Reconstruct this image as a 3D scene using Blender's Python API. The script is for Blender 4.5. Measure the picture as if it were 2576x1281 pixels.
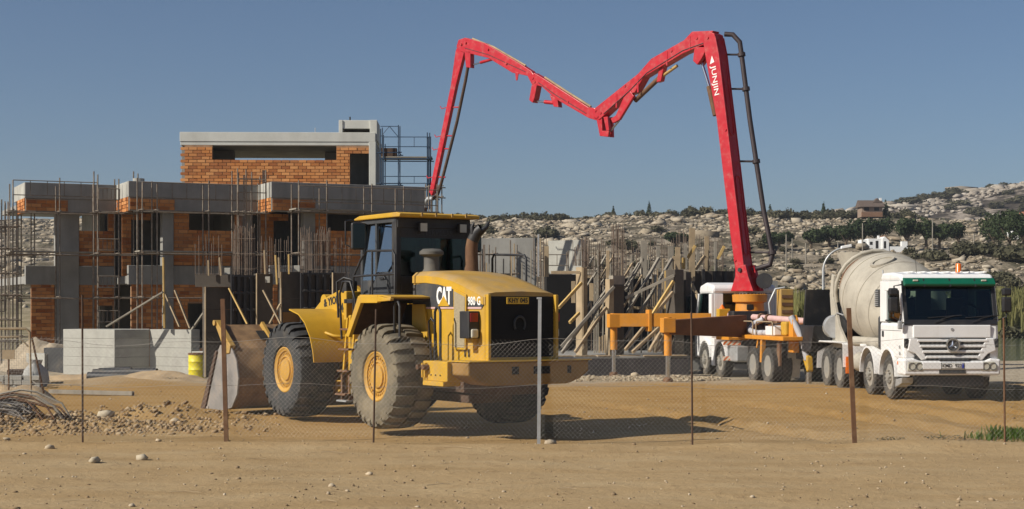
import bpy, bmesh, math, random
import numpy as np
from mathutils import Vector, Matrix
R = math.radians
random.seed(7); rng = np.random.default_rng(11)
for o in list(bpy.data.objects): bpy.data.objects.remove(o)
scene = bpy.context.scene
C = scene.collection
# ---------------------------------------------------------------- camera
CAM_H = 2.14
cam_d = bpy.data.cameras.new('camera'); cam = bpy.data.objects.new('camera', cam_d); C.objects.link(cam)
cam.location = (0, 0, CAM_H); cam.rotation_euler = (R(90), 0, 0)
cam_d.sensor_width = 36; cam_d.lens = 36 * 4000 / 2576; cam_d.shift_y = 133.5 / 2576
cam_d.clip_start = .1; cam_d.clip_end = 9000
scene.camera = cam
# ---------------------------------------------------------------- sky and sun
SUN_EL = R(35); SUN_AZ = math.atan2(-.905, -.425)          # azimuth from +Y towards +X
world = bpy.data.worlds.new('World'); scene.world = world; world.use_nodes = True
wn = world.node_tree; bg = wn.nodes['Background']
sky = wn.nodes.new('ShaderNodeTexSky'); sky.sky_type = 'NISHITA'; sky.sun_disc = False
sky.sun_elevation = SUN_EL; sky.sun_rotation = SUN_AZ
sky.altitude = 0; sky.air_density = .8; sky.dust_density = .85; sky.ozone_density = 4.0
wn.links.new(sky.outputs[0], bg.inputs[0]); bg.inputs[1].default_value = .063
sun_d = bpy.data.lights.new('sun', 'SUN'); sun = bpy.data.objects.new('sun', sun_d); C.objects.link(sun)
sun_d.energy = 5.0; sun_d.angle = R(.5); sun_d.color = (1, .93, .82)
sv = Vector((math.sin(SUN_AZ) * math.cos(SUN_EL), math.cos(SUN_AZ) * math.cos(SUN_EL), math.sin(SUN_EL)))
sun.rotation_euler = sv.to_track_quat('Z', 'Y').to_euler(); sun.location = sv * 80
vs = scene.view_settings
vs.view_transform = 'Standard'; vs.look = 'None'; vs.gamma = 1; vs.exposure = .22; vs.use_curve_mapping = False
# ---------------------------------------------------------------- helpers
def W(u, v, D):
    """point at distance D seen at photograph position (u, v)"""
    return Vector(((u - 1288) / 4000 * D, D, CAM_H - (v - 774) / 4000 * D))
def ZV(v, D): return CAM_H - (v - 774) / 4000 * D
def XU(u, D): return (u - 1288) / 4000 * D
class MB:
    def __init__(s): s.v = []; s.f = []
    def add(s, vs, fs):
        n = len(s.v); s.v.extend(tuple(p) for p in vs); s.f.extend(tuple(i + n for i in f) for f in fs); return s
    def bb(s, x0, x1, y0, y1, z0, z1):
        return s.add([(x0,y0,z0),(x1,y0,z0),(x1,y1,z0),(x0,y1,z0),(x0,y0,z1),(x1,y0,z1),(x1,y1,z1),(x0,y1,z1)],
                     [(3,2,1,0),(4,5,6,7),(0,1,5,4),(1,2,6,5),(2,3,7,6),(3,0,4,7)])
    def beam(s, p0, p1, w, h, up=(0,0,1)):
        """rectangular bar from p0 to p1"""
        p0 = Vector(p0); p1 = Vector(p1); d = (p1 - p0).normalized(); up = Vector(up)
        a = d.cross(up)
        if a.length < 1e-4: a = d.cross(Vector((0,1,0)))
        a.normalize(); b = a.cross(d).normalized(); a = a * w / 2; b = b * h / 2
        return s.add([p0-a-b,p0+a-b,p0+a+b,p0-a+b,p1-a-b,p1+a-b,p1+a+b,p1-a+b],
                     [(3,2,1,0),(4,5,6,7),(0,1,5,4),(1,2,6,5),(2,3,7,6),(3,0,4,7)])
    def tube(s, pts, r, n=8, caps=True):
        P = [Vector(p) for p in pts]; m = len(P)
        rr = r if isinstance(r, (list, tuple)) else [r] * m
        T = []
        for i in range(m):
            a = P[min(i+1,m-1)] - P[max(i-1,0)]; T.append(a.normalized())
        nrm = T[0].orthogonal().normalized(); vs = []; fs = []
        for i in range(m):
            nrm = (nrm - T[i] * nrm.dot(T[i]))
            if nrm.length < 1e-6: nrm = T[i].orthogonal()
            nrm.normalize(); b = T[i].cross(nrm)
            for k in range(n):
                t = 2 * math.pi * k / n; vs.append(P[i] + (nrm * math.cos(t) + b * math.sin(t)) * rr[i])
        for i in range(m - 1):
            for k in range(n):
                fs.append((i*n+k, i*n+(k+1)%n, (i+1)*n+(k+1)%n, (i+1)*n+k))
        if caps: fs.append(tuple(range(n-1,-1,-1))); fs.append(tuple((m-1)*n+k for k in range(n)))
        return s.add(vs, fs)
    def cyl(s, p0, p1, r, r1=None, n=16): return s.tube([p0, p1], [r, r if r1 is None else r1], n)
    def prism(s, poly, axis, a0, a1):
        n = len(poly)
        mk = {'y': lambda p,a: (p[0],a,p[1]), 'x': lambda p,a: (a,p[0],p[1]), 'z': lambda p,a: (p[0],p[1],a)}[axis]
        return s.add([mk(p,a0) for p in poly] + [mk(p,a1) for p in poly],
                     [tuple(range(n-1,-1,-1)), tuple(range(n,2*n))] + [(i,(i+1)%n,n+(i+1)%n,n+i) for i in range(n)])
    def sheet(s, poly, axis, a0, a1, t):
        """an open polyline of thickness t swept along an axis"""
        n = len(poly); P = [Vector(p) for p in poly]; O = []
        for i in range(n):
            d = (P[min(i+1,n-1)] - P[max(i-1,0)]).normalized(); O.append(P[i] + Vector((-d[1], d[0])) * t)
        return s.prism([tuple(p) for p in P] + [tuple(p) for p in reversed(O)], axis, a0, a1)
    def lathe(s, prof, o=(0,0,0), axis=(0,1,0), n=24, closed=False):
        """prof = (radius, distance along axis)"""
        o = Vector(o); ax = Vector(axis).normalized(); a = ax.orthogonal().normalized(); b = ax.cross(a); m = len(prof); vs = []; fs = []
        for k in range(n):
            t = 2*math.pi*k/n; d = a*math.cos(t) + b*math.sin(t)
            for r, h in prof: vs.append(o + ax*h + d*r)
        for k in range(n):
            k2 = (k+1) % n
            for i in range(m - 1 if not closed else m):
                j = (i+1) % m; fs.append((k*m+i, k*m+j, k2*m+j, k2*m+i))
        if not closed:
            if prof[0][0] > 1e-5: fs.append(tuple(k*m for k in range(n)))
            if prof[-1][0] > 1e-5: fs.append(tuple(k*m+m-1 for k in range(n-1,-1,-1)))
        return s.add(vs, fs)
    def mesh(s, name, smooth=None, recalc=True):
        me = bpy.data.meshes.new(name); me.from_pydata(s.v, [], s.f)
        if recalc:
            bm = bmesh.new(); bm.from_mesh(me); bmesh.ops.remove_doubles(bm, verts=bm.verts, dist=1e-5)
            bmesh.ops.recalc_face_normals(bm, faces=bm.faces); bm.to_mesh(me); bm.free()
        if smooth is not None:
            me.shade_smooth(); me.set_sharp_from_angle(angle=R(smooth))
        return me
    def build(s, name, mat, parent=None, smooth=None, bevel=0, recalc=True):
        me = s.mesh(name, smooth, recalc); me.materials.append(mat)
        return link(name, me, parent, bevel)
def link(name, me, parent=None, bevel=0):
    o = bpy.data.objects.new(name, me); C.objects.link(o)
    if parent: o.parent = parent
    if bevel:
        b = o.modifiers.new('bevel', 'BEVEL'); b.width = bevel; b.segments = 2; b.limit_method = 'ANGLE'; b.angle_limit = R(40)
    return o
def tag(o, label, cat, group=None):
    o['label'] = label; o['category'] = cat
    if group: o['group'] = group
    return o
def thing(name, label, cat, loc=(0,0,0), rz=0, group=None):
    o = bpy.data.objects.new(name, None); o.empty_display_size = .2; C.objects.link(o)
    o.location = loc; o.rotation_euler = (0,0,rz); return tag(o, label, cat, group)
def struct(o): o['kind'] = 'structure'; return o
def stuff(o, label=None, cat=None):
    o['kind'] = 'stuff'
    if label: o['label'] = label
    if cat: o['category'] = cat
    return o
def npmesh(name, v, f, mat, k=None):
    """big mesh straight from arrays; f is (n, k)"""
    me = bpy.data.meshes.new(name); v = np.asarray(v, np.float32); f = np.asarray(f, np.int32); k = f.shape[1]
    me.vertices.add(len(v)); me.vertices.foreach_set('co', v.ravel())
    me.loops.add(f.size); me.loops.foreach_set('vertex_index', f.ravel())
    me.polygons.add(len(f)); me.polygons.foreach_set('loop_start', np.arange(0, f.size, k, dtype=np.int32))
    me.polygons.foreach_set('loop_total', np.full(len(f), k, np.int32)); me.update(calc_edges=True)
    if mat: me.materials.append(mat)
    return me
def text(body, size, mat, parent, loc, xd, up, sx=1.0, name='lettering', ext=.004, bold=0, align='CENTER'):
    cu = bpy.data.curves.new(name, 'FONT'); cu.body = body; cu.size = size; cu.extrude = ext; cu.offset = bold
    cu.align_x = align; cu.align_y = 'CENTER'; cu.resolution_u = 3
    t = bpy.data.objects.new('t', cu); C.objects.link(t); bpy.context.view_layer.update()
    me = bpy.data.meshes.new_from_object(t.evaluated_get(bpy.context.evaluated_depsgraph_get()))
    bpy.data.objects.remove(t); me.name = name; me.materials.clear(); me.materials.append(mat)
    o = bpy.data.objects.new(name, me); C.objects.link(o); o.parent = parent
    x = Vector(xd).normalized(); z = x.cross(Vector(up)).normalized(); y = z.cross(x)
    m = Matrix.Identity(4)
    for i, c in enumerate((x * sx, y, z)):
        for j in range(3): m[j][i] = c[j]
    m.translation = Vector(loc); o.matrix_local = m; return o
# value noise on numpy arrays
_perm = rng.random((256, 256)).astype(np.float32)
def vnoise(x, y):
    xi = np.floor(x).astype(int); yi = np.floor(y).astype(int); fx = x - xi; fy = y - yi
    fx = fx*fx*(3-2*fx); fy = fy*fy*(3-2*fy); a = _perm[xi & 255, yi & 255]; b = _perm[(xi+1) & 255, yi & 255]
    c = _perm[xi & 255, (yi+1) & 255]; d = _perm[(xi+1) & 255, (yi+1) & 255]
    return (a*(1-fx)+b*fx)*(1-fy) + (c*(1-fx)+d*fx)*fy - .5
def fbm(x, y, o=4):
    s = 0; a = 1.
    for i in range(o): s = s + a*vnoise(x*2**i + 17.3*i, y*2**i + 5.1*i); a *= .5
    return s
def sstep(x, a, b): t = np.clip((x-a)/(b-a), 0, 1); return t*t*(3-2*t)
# ---------------------------------------------------------------- materials
def nt(name):
    m = bpy.data.materials.new(name); m.use_nodes = True; t = m.node_tree; return m, t, t.nodes['Principled BSDF'], t.nodes['Material Output']
def N(t, kind, **kw):
    n = t.nodes.new('ShaderNode' + kind)
    for k, v in kw.items(): setattr(n, k, v)
    return n
def noise(t, co, scale, detail=4, rough=.6):
    n = N(t, 'TexNoise'); n.inputs['Scale'].default_value = scale; n.inputs['Detail'].default_value = detail; n.inputs['Roughness'].default_value = rough
    t.links.new(co, n.inputs['Vector']); return n.outputs['Fac']
def ramp(t, fac, stops):
    r = N(t, 'ValToRGB'); e = r.color_ramp.elements
    while len(e) < len(stops): e.new(.5)
    for i, (p, c) in enumerate(stops):
        e[i].position = p; e[i].color = (c, c, c, 1) if isinstance(c, (int, float)) else tuple(c) + (1,)
    t.links.new(fac, r.inputs[0]); return r.outputs[0]
def mixc(t, a, b, fac, mode='MIX'):
    m = N(t, 'Mix', data_type='RGBA', blend_type=mode)
    for s, val in ((m.inputs[0], fac), (m.inputs[6], a), (m.inputs[7], b)):
        if hasattr(val, 'links') or hasattr(val, 'is_linked'): t.links.new(val, s)
        elif isinstance(val, (int, float)): s.default_value = val
        else: s.default_value = tuple(val) + (1,)
    return m.outputs[2]
def bump(t, p, h, strength, dist=.02):
    b = N(t, 'Bump'); b.inputs['Strength'].default_value = strength; b.inputs['Distance'].default_value = dist
    t.links.new(h, b.inputs['Height']); t.links.new(b.outputs[0], p.inputs['Normal'])
def mat(name, col, rough=.6, metal=0, var=.2, scale=3, dirt=None, dirt_amt=.5, dscale=2, bmp=0, bscale=40, streak=False, coat=0, spec=None):
    m, t, p, out = nt(name); co = N(t, 'TexCoord').outputs['Object']
    n1 = noise(t, co, scale, 5)
    c = tuple(col)
    colr = ramp(t, n1, [(.25, [max(0, x*(1-var)) for x in c]), (.75, [min(1, x*(1+var)) for x in c])])
    if dirt:
        if streak:
            mp = N(t, 'Mapping'); mp.inputs['Scale'].default_value = (1, 1, .15); t.links.new(co, mp.inputs['Vector']); n2 = noise(t, mp.outputs[0], dscale, 6, .65)
        else: n2 = noise(t, co, dscale, 6, .65)
        f = ramp(t, n2, [(.62 - .3*dirt_amt, 0.), (.85 - .3*dirt_amt, min(1., dirt_amt*1.3))])
        colr = mixc(t, colr, dirt, f)
        rr = ramp(t, n2, [(.4, rough), (.75, min(1., rough+.3))]); t.links.new(rr, p.inputs['Roughness'])
    else: p.inputs['Roughness'].default_value = rough
    t.links.new(colr, p.inputs['Base Color']); p.inputs['Metallic'].default_value = metal
    if coat: p.inputs['Coat Weight'].default_value = coat; p.inputs['Coat Roughness'].default_value = .15
    if spec is not None: p.inputs['Specular IOR Level'].default_value = spec
    if bmp: bump(t, p, noise(t, co, bscale, 6), bmp)
    return m
def glassmat(name, tint, refl=.12, rough=.03):
    m, t, p, out = nt(name); t.nodes.remove(p)
    tr = N(t, 'BsdfTransparent'); tr.inputs[0].default_value = tuple(tint) + (1,)
    gl = N(t, 'BsdfGlossy'); gl.inputs['Roughness'].default_value = rough; gl.inputs[0].default_value = (.9,.95,1,1)
    fr = N(t, 'Fresnel'); fr.inputs[0].default_value = 1.5
    ad = N(t, 'Math', operation='ADD'); ad.inputs[1].default_value = refl; t.links.new(fr.outputs[0], ad.inputs[0])
    mx = N(t, 'MixShader'); t.links.new(ad.outputs[0], mx.inputs[0]); t.links.new(tr.outputs[0], mx.inputs[1]); t.links.new(gl.outputs[0], mx.inputs[2])
    t.links.new(mx.outputs[0], out.inputs[0]); return m
SAND = (.42,.29,.16)
M = {}
M['yellow'] = mat('machine_yellow', (.50,.29,.018), .42, var=.12, dirt=(.33,.21,.085), dirt_amt=.46, dscale=1.6, streak=True, bmp=.05, bscale=15)
M['yellow_dusty'] = mat('dusty_yellow', (.42,.25,.05), .6, var=.18, dirt=(.32,.225,.11), dirt_amt=.65, dscale=2)
M['black'] = mat('black_paint', (.018,.018,.02), .45, var=.3, dirt=(.12,.10,.07), dirt_amt=.25)
M['charcoal'] = mat('charcoal_decal', (.035,.038,.042), .5, var=.2, dirt=(.16,.13,.09), dirt_amt=.3)
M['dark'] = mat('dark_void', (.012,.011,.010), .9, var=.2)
M['rubber'] = mat('worn_rubber', (.032,.033,.034), .85, var=.3, dirt=(.17,.135,.09), dirt_amt=.35, dscale=3, bmp=.2, bscale=25)
M['rubber_dusty'] = mat('dusty_rubber', (.115,.098,.068), .9, var=.3, dirt=(.24,.195,.125), dirt_amt=.6, dscale=2.2, bmp=.25, bscale=20)
M['steel'] = mat('scraped_steel', (.27,.255,.24), .5, .35, var=.3, dirt=(.30,.23,.16), dirt_amt=.45, dscale=3)
M['rusty'] = mat('rusty_steel', (.13,.065,.032), .8, .1, var=.4, dirt=(.28,.19,.11), dirt_amt=.4, dscale=4)
M['rust_dark'] = mat('dark_rust', (.07,.04,.025), .85, 0, var=.4, dirt=(.2,.13,.08), dirt_amt=.3, dscale=4)
M['chrome'] = mat('chrome_rod', (.6,.62,.65), .18, 1, var=.1)
M['glass'] = glassmat('cab_glass', (.45,.58,.60), .10)
M['glass_dark'] = glassmat('tinted_glass', (.27,.37,.32), .0)
M['lens'] = mat('lamp_lens', (.5,.48,.4), .2, var=.1)
M['white'] = mat('white_paint', (.74,.74,.73), .4, var=.05, dirt=(.42,.36,.28), dirt_amt=.28, dscale=3, streak=True, coat=.2)
M['red_paint'] = mat('red_boom_paint', (.42,.005,.014), .35, var=.12, dirt=(.38,.20,.16), dirt_amt=.3, dscale=5, coat=.15)
M['orange'] = mat('orange_paint', (.58,.235,.02), .45, var=.12, dirt=(.30,.19,.10), dirt_amt=.35, dscale=2)
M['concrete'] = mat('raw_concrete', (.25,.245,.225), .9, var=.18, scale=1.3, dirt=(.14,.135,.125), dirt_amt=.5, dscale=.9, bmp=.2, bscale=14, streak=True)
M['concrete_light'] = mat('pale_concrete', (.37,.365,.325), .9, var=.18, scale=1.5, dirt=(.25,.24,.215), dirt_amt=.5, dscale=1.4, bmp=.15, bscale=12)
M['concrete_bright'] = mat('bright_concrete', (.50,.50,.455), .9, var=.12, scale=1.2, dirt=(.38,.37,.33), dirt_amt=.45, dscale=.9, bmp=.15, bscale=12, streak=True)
M['wood'] = mat('sawn_timber', (.34,.26,.16), .85, var=.3, scale=2, dirt=(.17,.14,.10), dirt_amt=.4, dscale=3, bmp=.2, bscale=30, streak=True)
M['wood_yellow'] = mat('yellow_timber', (.50,.34,.12), .8, var=.2, scale=2, dirt=(.25,.19,.12), dirt_amt=.3, dscale=3)
M['wood_grey'] = mat('weathered_timber', (.26,.235,.19), .9, var=.3, scale=2, dirt=(.13,.115,.10), dirt_amt=.45, dscale=3, streak=True)
M['ply'] = mat('form_plywood', (.075,.062,.048), .8, var=.3, scale=1.5, dirt=(.14,.13,.115), dirt_amt=.35, dscale=2, streak=True)
M['ply_orange'] = mat('orange_plywood', (.24,.12,.03), .7, var=.25, scale=1.5, dirt=(.12,.08,.05), dirt_amt=.35, dscale=2, streak=True)
M['scaf'] = mat('scaffold_tube', (.20,.17,.135), .65, .25, var=.35, scale=6, dirt=(.14,.075,.04), dirt_amt=.5, dscale=7)
M['scaf_blue'] = mat('blue_scaffold_tube', (.025,.055,.10), .55, .1, var=.35, scale=6, dirt=(.10,.07,.05), dirt_amt=.3, dscale=6)
M['rebar'] = mat('rebar_steel', (.16,.12,.09), .7, .2, var=.4, scale=8)
M['plastic_black'] = mat('black_plastic', (.025,.026,.028), .45, var=.3, dirt=(.2,.16,.11), dirt_amt=.3)
M['barrel'] = mat('barrel_yellow', (.66,.56,.02), .45, var=.1, dirt=(.32,.22,.10), dirt_amt=.25, dscale=5)
M['white_text'] = mat('white_lettering', (.75,.74,.70), .6, var=.08)
M['black_text'] = mat('black_lettering', (.02,.02,.02), .6)
M['grey_steel'] = mat('galvanised_steel', (.42,.43,.43), .5, .5, var=.2, scale=5)
M['drum'] = mat('cement_drum', (.40,.37,.305), .75, var=.12, scale=1.2, dirt=(.28,.255,.21), dirt_amt=.6, dscale=2.2, bmp=.12, bscale=10)
M['green_visor'] = mat('green_visor', (.004,.10,.055), .35, var=.1)
M['signal_red'] = mat('red_lamp', (.25,.01,.01), .3, var=.1)
M['amber'] = mat('amber_lamp', (.75,.16,.01), .25, var=.05)
M['pale_stone'] = mat('pale_limestone', (.42,.36,.26), .95, var=.25, scale=6, bmp=.3, bscale=14)
M['pipe_dark'] = mat('dark_pipe', (.030,.020,.022), .6, var=.3, scale=4)
M['stone'] = mat('limestone', (.44,.36,.25), .95, var=.3, scale=3, bmp=.3, bscale=10)
M['plaster'] = mat('white_plaster', (.78,.78,.76), .9, var=.05)
M['tile_roof'] = mat('clay_roof', (.20,.11,.065), .85, var=.25, scale=2)
M['pink_hose'] = mat('pink_hose', (.55,.36,.34), .6, var=.12, dirt=(.3,.22,.17), dirt_amt=.4)
# brick: colour varies brick by brick
def brickmat(name, cols):
    m, t, p, out = nt(name); g = N(t, 'NewGeometry'); oi = N(t, 'ObjectInfo'); co = N(t, 'TexCoord').outputs['Object']
    ad = N(t, 'Math', operation='ADD'); t.links.new(g.outputs['Random Per Island'], ad.inputs[0]); t.links.new(oi.outputs['Random'], ad.inputs[1])
    fr = N(t, 'Math', operation='FRACT'); t.links.new(ad.outputs[0], fr.inputs[0])
    c = ramp(t, fr.outputs[0], [(0., cols[0]), (.35, cols[1]), (.7, cols[2]), (1., cols[3])])
    gp = N(t, 'NewGeometry').outputs['Position']
    f = ramp(t, noise(t, gp, 1.1, 5), [(.45, 0.), (.75, .5)]); c = mixc(t, c, (.28,.15,.07), f)
    t.links.new(c, p.inputs['Base Color']); p.inputs['Roughness'].default_value = .9
    bump(t, p, noise(t, gp, 25, 5), .35, .01); return m
M['brick'] = brickmat('clay_brick', [(.28,.085,.02), (.46,.17,.042), (.60,.27,.09), (.36,.12,.028)])
M['mortar'] = mat('mortar', (.30,.18,.10), .95, var=.25, scale=4)
def leafmat(name, c0, c1, trans=.25):
    m, t, p, out = nt(name); g = N(t, 'NewGeometry'); oi = N(t, 'ObjectInfo')
    ad = N(t, 'Math', operation='ADD'); t.links.new(g.outputs['Random Per Island'], ad.inputs[0]); t.links.new(oi.outputs['Random'], ad.inputs[1])
    hf = N(t, 'Math', operation='MULTIPLY'); hf.inputs[1].default_value = .5; t.links.new(ad.outputs[0], hf.inputs[0])
    c = ramp(t, hf.outputs[0], [(0., c0), (1., c1)]); t.links.new(c, p.inputs['Base Color']); p.inputs['Roughness'].default_value = .7
    p.inputs['Specular IOR Level'].default_value = .2
    tl = N(t, 'BsdfTranslucent'); t.links.new(c, tl.inputs[0]); mx = N(t, 'MixShader'); mx.inputs[0].default_value = trans
    t.links.new(p.outputs[0], mx.inputs[1]); t.links.new(tl.outputs[0], mx.inputs[2]); t.links.new(mx.outputs[0], out.inputs[0]); return m
M['leaf'] = leafmat('pine_foliage', (.022,.036,.014), (.058,.078,.030))
M['shrub'] = leafmat('scrub_foliage', (.062,.062,.034), (.125,.115,.068))
M['reed'] = leafmat('reed_blades', (.11,.14,.035), (.27,.25,.10), .35)
M['grass'] = leafmat('grass_blades', (.05,.10,.015), (.13,.17,.04), .35)
M['bark'] = mat('bark', (.12,.09,.06), .95, var=.3, scale=4)
# ================================================================ ground and terrain
HY = [-4000, 0, 40, 60, 75, 100, 118, 150, 200, 230, 300, 330, 360, 450, 4200]
HZ = [0, 0, -.1, -.1, -.15, -.2, .4, 4.0, 8.6, 10.7, 17.3, 20.2, 20.6, 20.8, 20.8]
def hgt(x, y):
    x = np.asarray(x, float); y = np.asarray(y, float)
    wob = 10*vnoise(x*.02+3, y*.02+9)*sstep(y, 110, 160) - 22*sstep(x, 14, 30)*(1-sstep(y, 150, 200))
    z = np.interp(y + wob, HY, HZ)
    hillw = sstep(y, 112, 165)
    z = z + hillw*(1.5*fbm(x*.05+4, y*.07, 3) + 1.1*np.abs(fbm(x*.16, y*.30+3, 3)))
    z = z + (1 - hillw)*(.10*fbm(x*.11, y*.11, 3)*sstep(np.abs(y-20), 0, 8) + .05*fbm(x*.8, y*.8+2, 3)*sstep(y, 10, 22))
    far = 42*np.exp(-((x-330)/215)**2)*sstep(y, 430, 600)*(1 + .12*fbm(x*.02, y*.02, 3))
    z = z + far
    # pond hollow on the right
    px = sstep(x, 20, 25)*(1-sstep(x, 75, 85)); py = sstep(y, 64, 72)*(1-sstep(y, 132, 140))
    z = z - .9*px*py
    # churned ridge of soil at the left, behind the fence
    z = z + .20*np.exp(-((x+10.2)/2.8)**2 - ((y-29.6)/.9)**2)*(1+2.0*fbm(x*1.6, y*1.6, 4))
    z = z + .18*np.exp(-((x+7.0)/2.2)**2 - ((y-31.5)/.8)**2)*(1+2.2*fbm(x*1.8, y*1.8, 4))
    z = z + .22*np.exp(-((x+11.5)/1.8)**2 - ((y-47.5)/.8)**2)
    z = z + .07*np.exp(-((y-25.2-.04*(-x))/.55)**2)*(1+.8*fbm(x*.9, y*.9, 2))
    # wheel ruts in the yard in front of the trucks
    for cx, ph in ((8.2, 0), (9.9, .6), (6.0, 1.4), (3.2, 2.2), (12.0, .3)):
        line = cx + .55*np.sin(y*.21+ph) - (y-34)*.22
        z = z - .10*np.exp(-((x-line)/.22)**2)*sstep(y, 25.5, 28)*(1-sstep(y, 36, 40)) + .06*np.exp(-((x-line-.42)/.2)**2)*sstep(y, 25.5, 28)*(1-sstep(y, 36, 40))
    return z
def axis_grid(segs):
    out = []
    for a, b, s in segs: out.append(np.arange(a, b, s))
    return np.concatenate(out + [[segs[-1][1]]])
gx = np.concatenate([-np.geomspace(3500, 165, 18), axis_grid([(-160,-22,1.2), (-22,22,.3), (22,160,1.2)]), np.geomspace(165, 3500, 18)])
gy = np.concatenate([-np.geomspace(3500, 6, 14), axis_grid([(-5,14,1.), (14,34,.22), (34,66,.5), (66,118,1.2), (118,345,.75), (345,800,6)]), np.geomspace(820, 4200, 14)])
GX, GY = np.meshgrid(gx, gy); GZ = hgt(GX, GY)
nx, ny = len(gx), len(gy); idx = np.arange(nx*ny).reshape(ny, nx)
quads = np.stack([idx[:-1,:-1], idx[:-1,1:], idx[1:,1:], idx[1:,:-1]], -1).reshape(-1, 4)
def groundmat():
    m, t, p, out = nt('ground_soil'); g = N(t, 'NewGeometry'); pos = g.outputs['Position']; L = t.links
    sx = N(t, 'SeparateXYZ'); L.new(pos, sx.inputs[0])
    def rng_(val, a, b, c=0., d=1.):
        r = N(t, 'MapRange'); r.inputs[1].default_value = a; r.inputs[2].default_value = b; r.inputs[3].default_value = c; r.inputs[4].default_value = d; L.new(val, r.inputs[0]); return r.outputs[0]
    def math_(op, a, b):
        n = N(t, 'Math', operation=op)
        for i, q in enumerate((a, b)):
            if isinstance(q, (int, float)): n.inputs[i].default_value = q
            else: L.new(q, n.inputs[i])
        return n.outputs[0]
    mp = N(t, 'Mapping'); mp.inputs['Scale'].default_value = (.35, 1, 1); L.new(pos, mp.inputs[0])
    nA = noise(t, pos, .35, 6, .6); nB = noise(t, pos, 2.2, 8, .7); nC = noise(t, mp.outputs[0], 1.1, 6, .65); nD = noise(t, pos, 14, 6, .7)
    road = ramp(t, nC, [(.30, (0.324,0.223,0.111)), (.5, (0.368,0.262,0.139)), (.72, (0.401,0.300,0.171))])
    yard = ramp(t, nC, [(.28, (0.284,0.162,0.050)), (.5, (0.338,0.203,0.070)), (.75, (0.378,0.248,0.104))])
    yj = math_('ADD', sx.outputs[1], math_('MULTIPLY', math_('SUBTRACT', nA, .5), 9.))
    f1 = rng_(yj, 24.0, 33.0)
    c = mixc(t, road, yard, f1)
    # pale rubble strip before the slab and the villa
    f2 = rng_(yj, 44.5, 48.5); pale = ramp(t, nB, [(.35, (0.270,0.216,0.144)), (.65, (0.432,0.378,0.288))]); c = mixc(t, c, pale, f2)
    c = mixc(t, c, (.20,.125,.06), ramp(t, nB, [(.56, 0.), (.72, .55)]))
    c = mixc(t, c, (.48,.40,.28), ramp(t, nD, [(.66, 0.), (.78, .6)]))
    c = mixc(t, c, (.23,.155,.08), ramp(t, nD, [(.30, .5), (.42, 0.)]))
    c = mixc(t, c, (.25,.16,.075), ramp(t, noise(t, pos, 55, 3, .7), [(.58, 0.), (.70, .45)]))
    # wild plain and hillside
    f3 = rng_(yj, 64, 82)
    scrub = ramp(t, noise(t, pos, .5, 6, .65), [(.35, (.13,.12,.06)), (.5, (.24,.20,.12)), (.68, (.36,.30,.20))])
    c = mixc(t, c, scrub, f3)
    f4 = rng_(sx.outputs[1], 120, 150)
    mr = N(t, 'Mapping'); mr.inputs['Scale'].default_value = (.55, .8, 1.6); L.new(pos, mr.inputs[0])
    rockn = noise(t, mr.outputs[0], .55, 9, .68)
    rock = ramp(t, rockn, [(.36, (.055,.05,.035)), (.46, (.12,.10,.07)), (.54, (.25,.21,.155)), (.70, (.36,.31,.24))])
    veg = ramp(t, noise(t, pos, .11, 5, .7), [(.50, 0.), (.62, .75)]); rock = mixc(t, rock, (.085,.08,.05), veg)
    c = mixc(t, c, rock, f4)
    fh = noise(t, mr.outputs[0], .12, 8, .7); farc = ramp(t, fh, [(.45, (.05,.042,.034)), (.50, (.09,.075,.058)), (.535, (.24,.205,.165)), (.62, (.38,.33,.28))]); c = mixc(t, c, farc, rng_(sx.outputs[1], 380, 460))
    L.new(c, p.inputs['Base Color']); p.inputs['Roughness'].default_value = .95; p.inputs['Specular IOR Level'].default_value = .1
    b = N(t, 'Bump'); b.inputs['Strength'].default_value = .8; b.inputs['Distance'].default_value = .06
    hsum = math_('ADD', math_('MULTIPLY', nB, 1.), math_('ADD', math_('MULTIPLY', nD, .35), math_('MULTIPLY', rockn, math_('MULTIPLY', f4, 14.))))
    L.new(hsum, b.inputs['Height']); L.new(b.outputs[0], p.inputs['Normal'])
    return m
me = npmesh('ground', np.stack([GX, GY, GZ], -1).reshape(-1, 3), quads, groundmat()); me.shade_smooth()
ground = struct(link('ground', me))
def gz(x, y): return float(hgt(np.array([x]), np.array([y]))[0])
# pond
m, t, p, out = nt('pond_water'); p.inputs['Base Color'].default_value = (.07,.085,.04,1); p.inputs['Roughness'].default_value = .12
bump(t, p, noise(t, N(t, 'NewGeometry').outputs['Position'], 1.5, 4), .25, .05)
b = MB(); b.add([(17,62,-.42),(90,62,-.42),(90,142,-.42),(17,142,-.42)], [(0,1,2,3)])
struct(b.build('pond', m))
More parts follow.
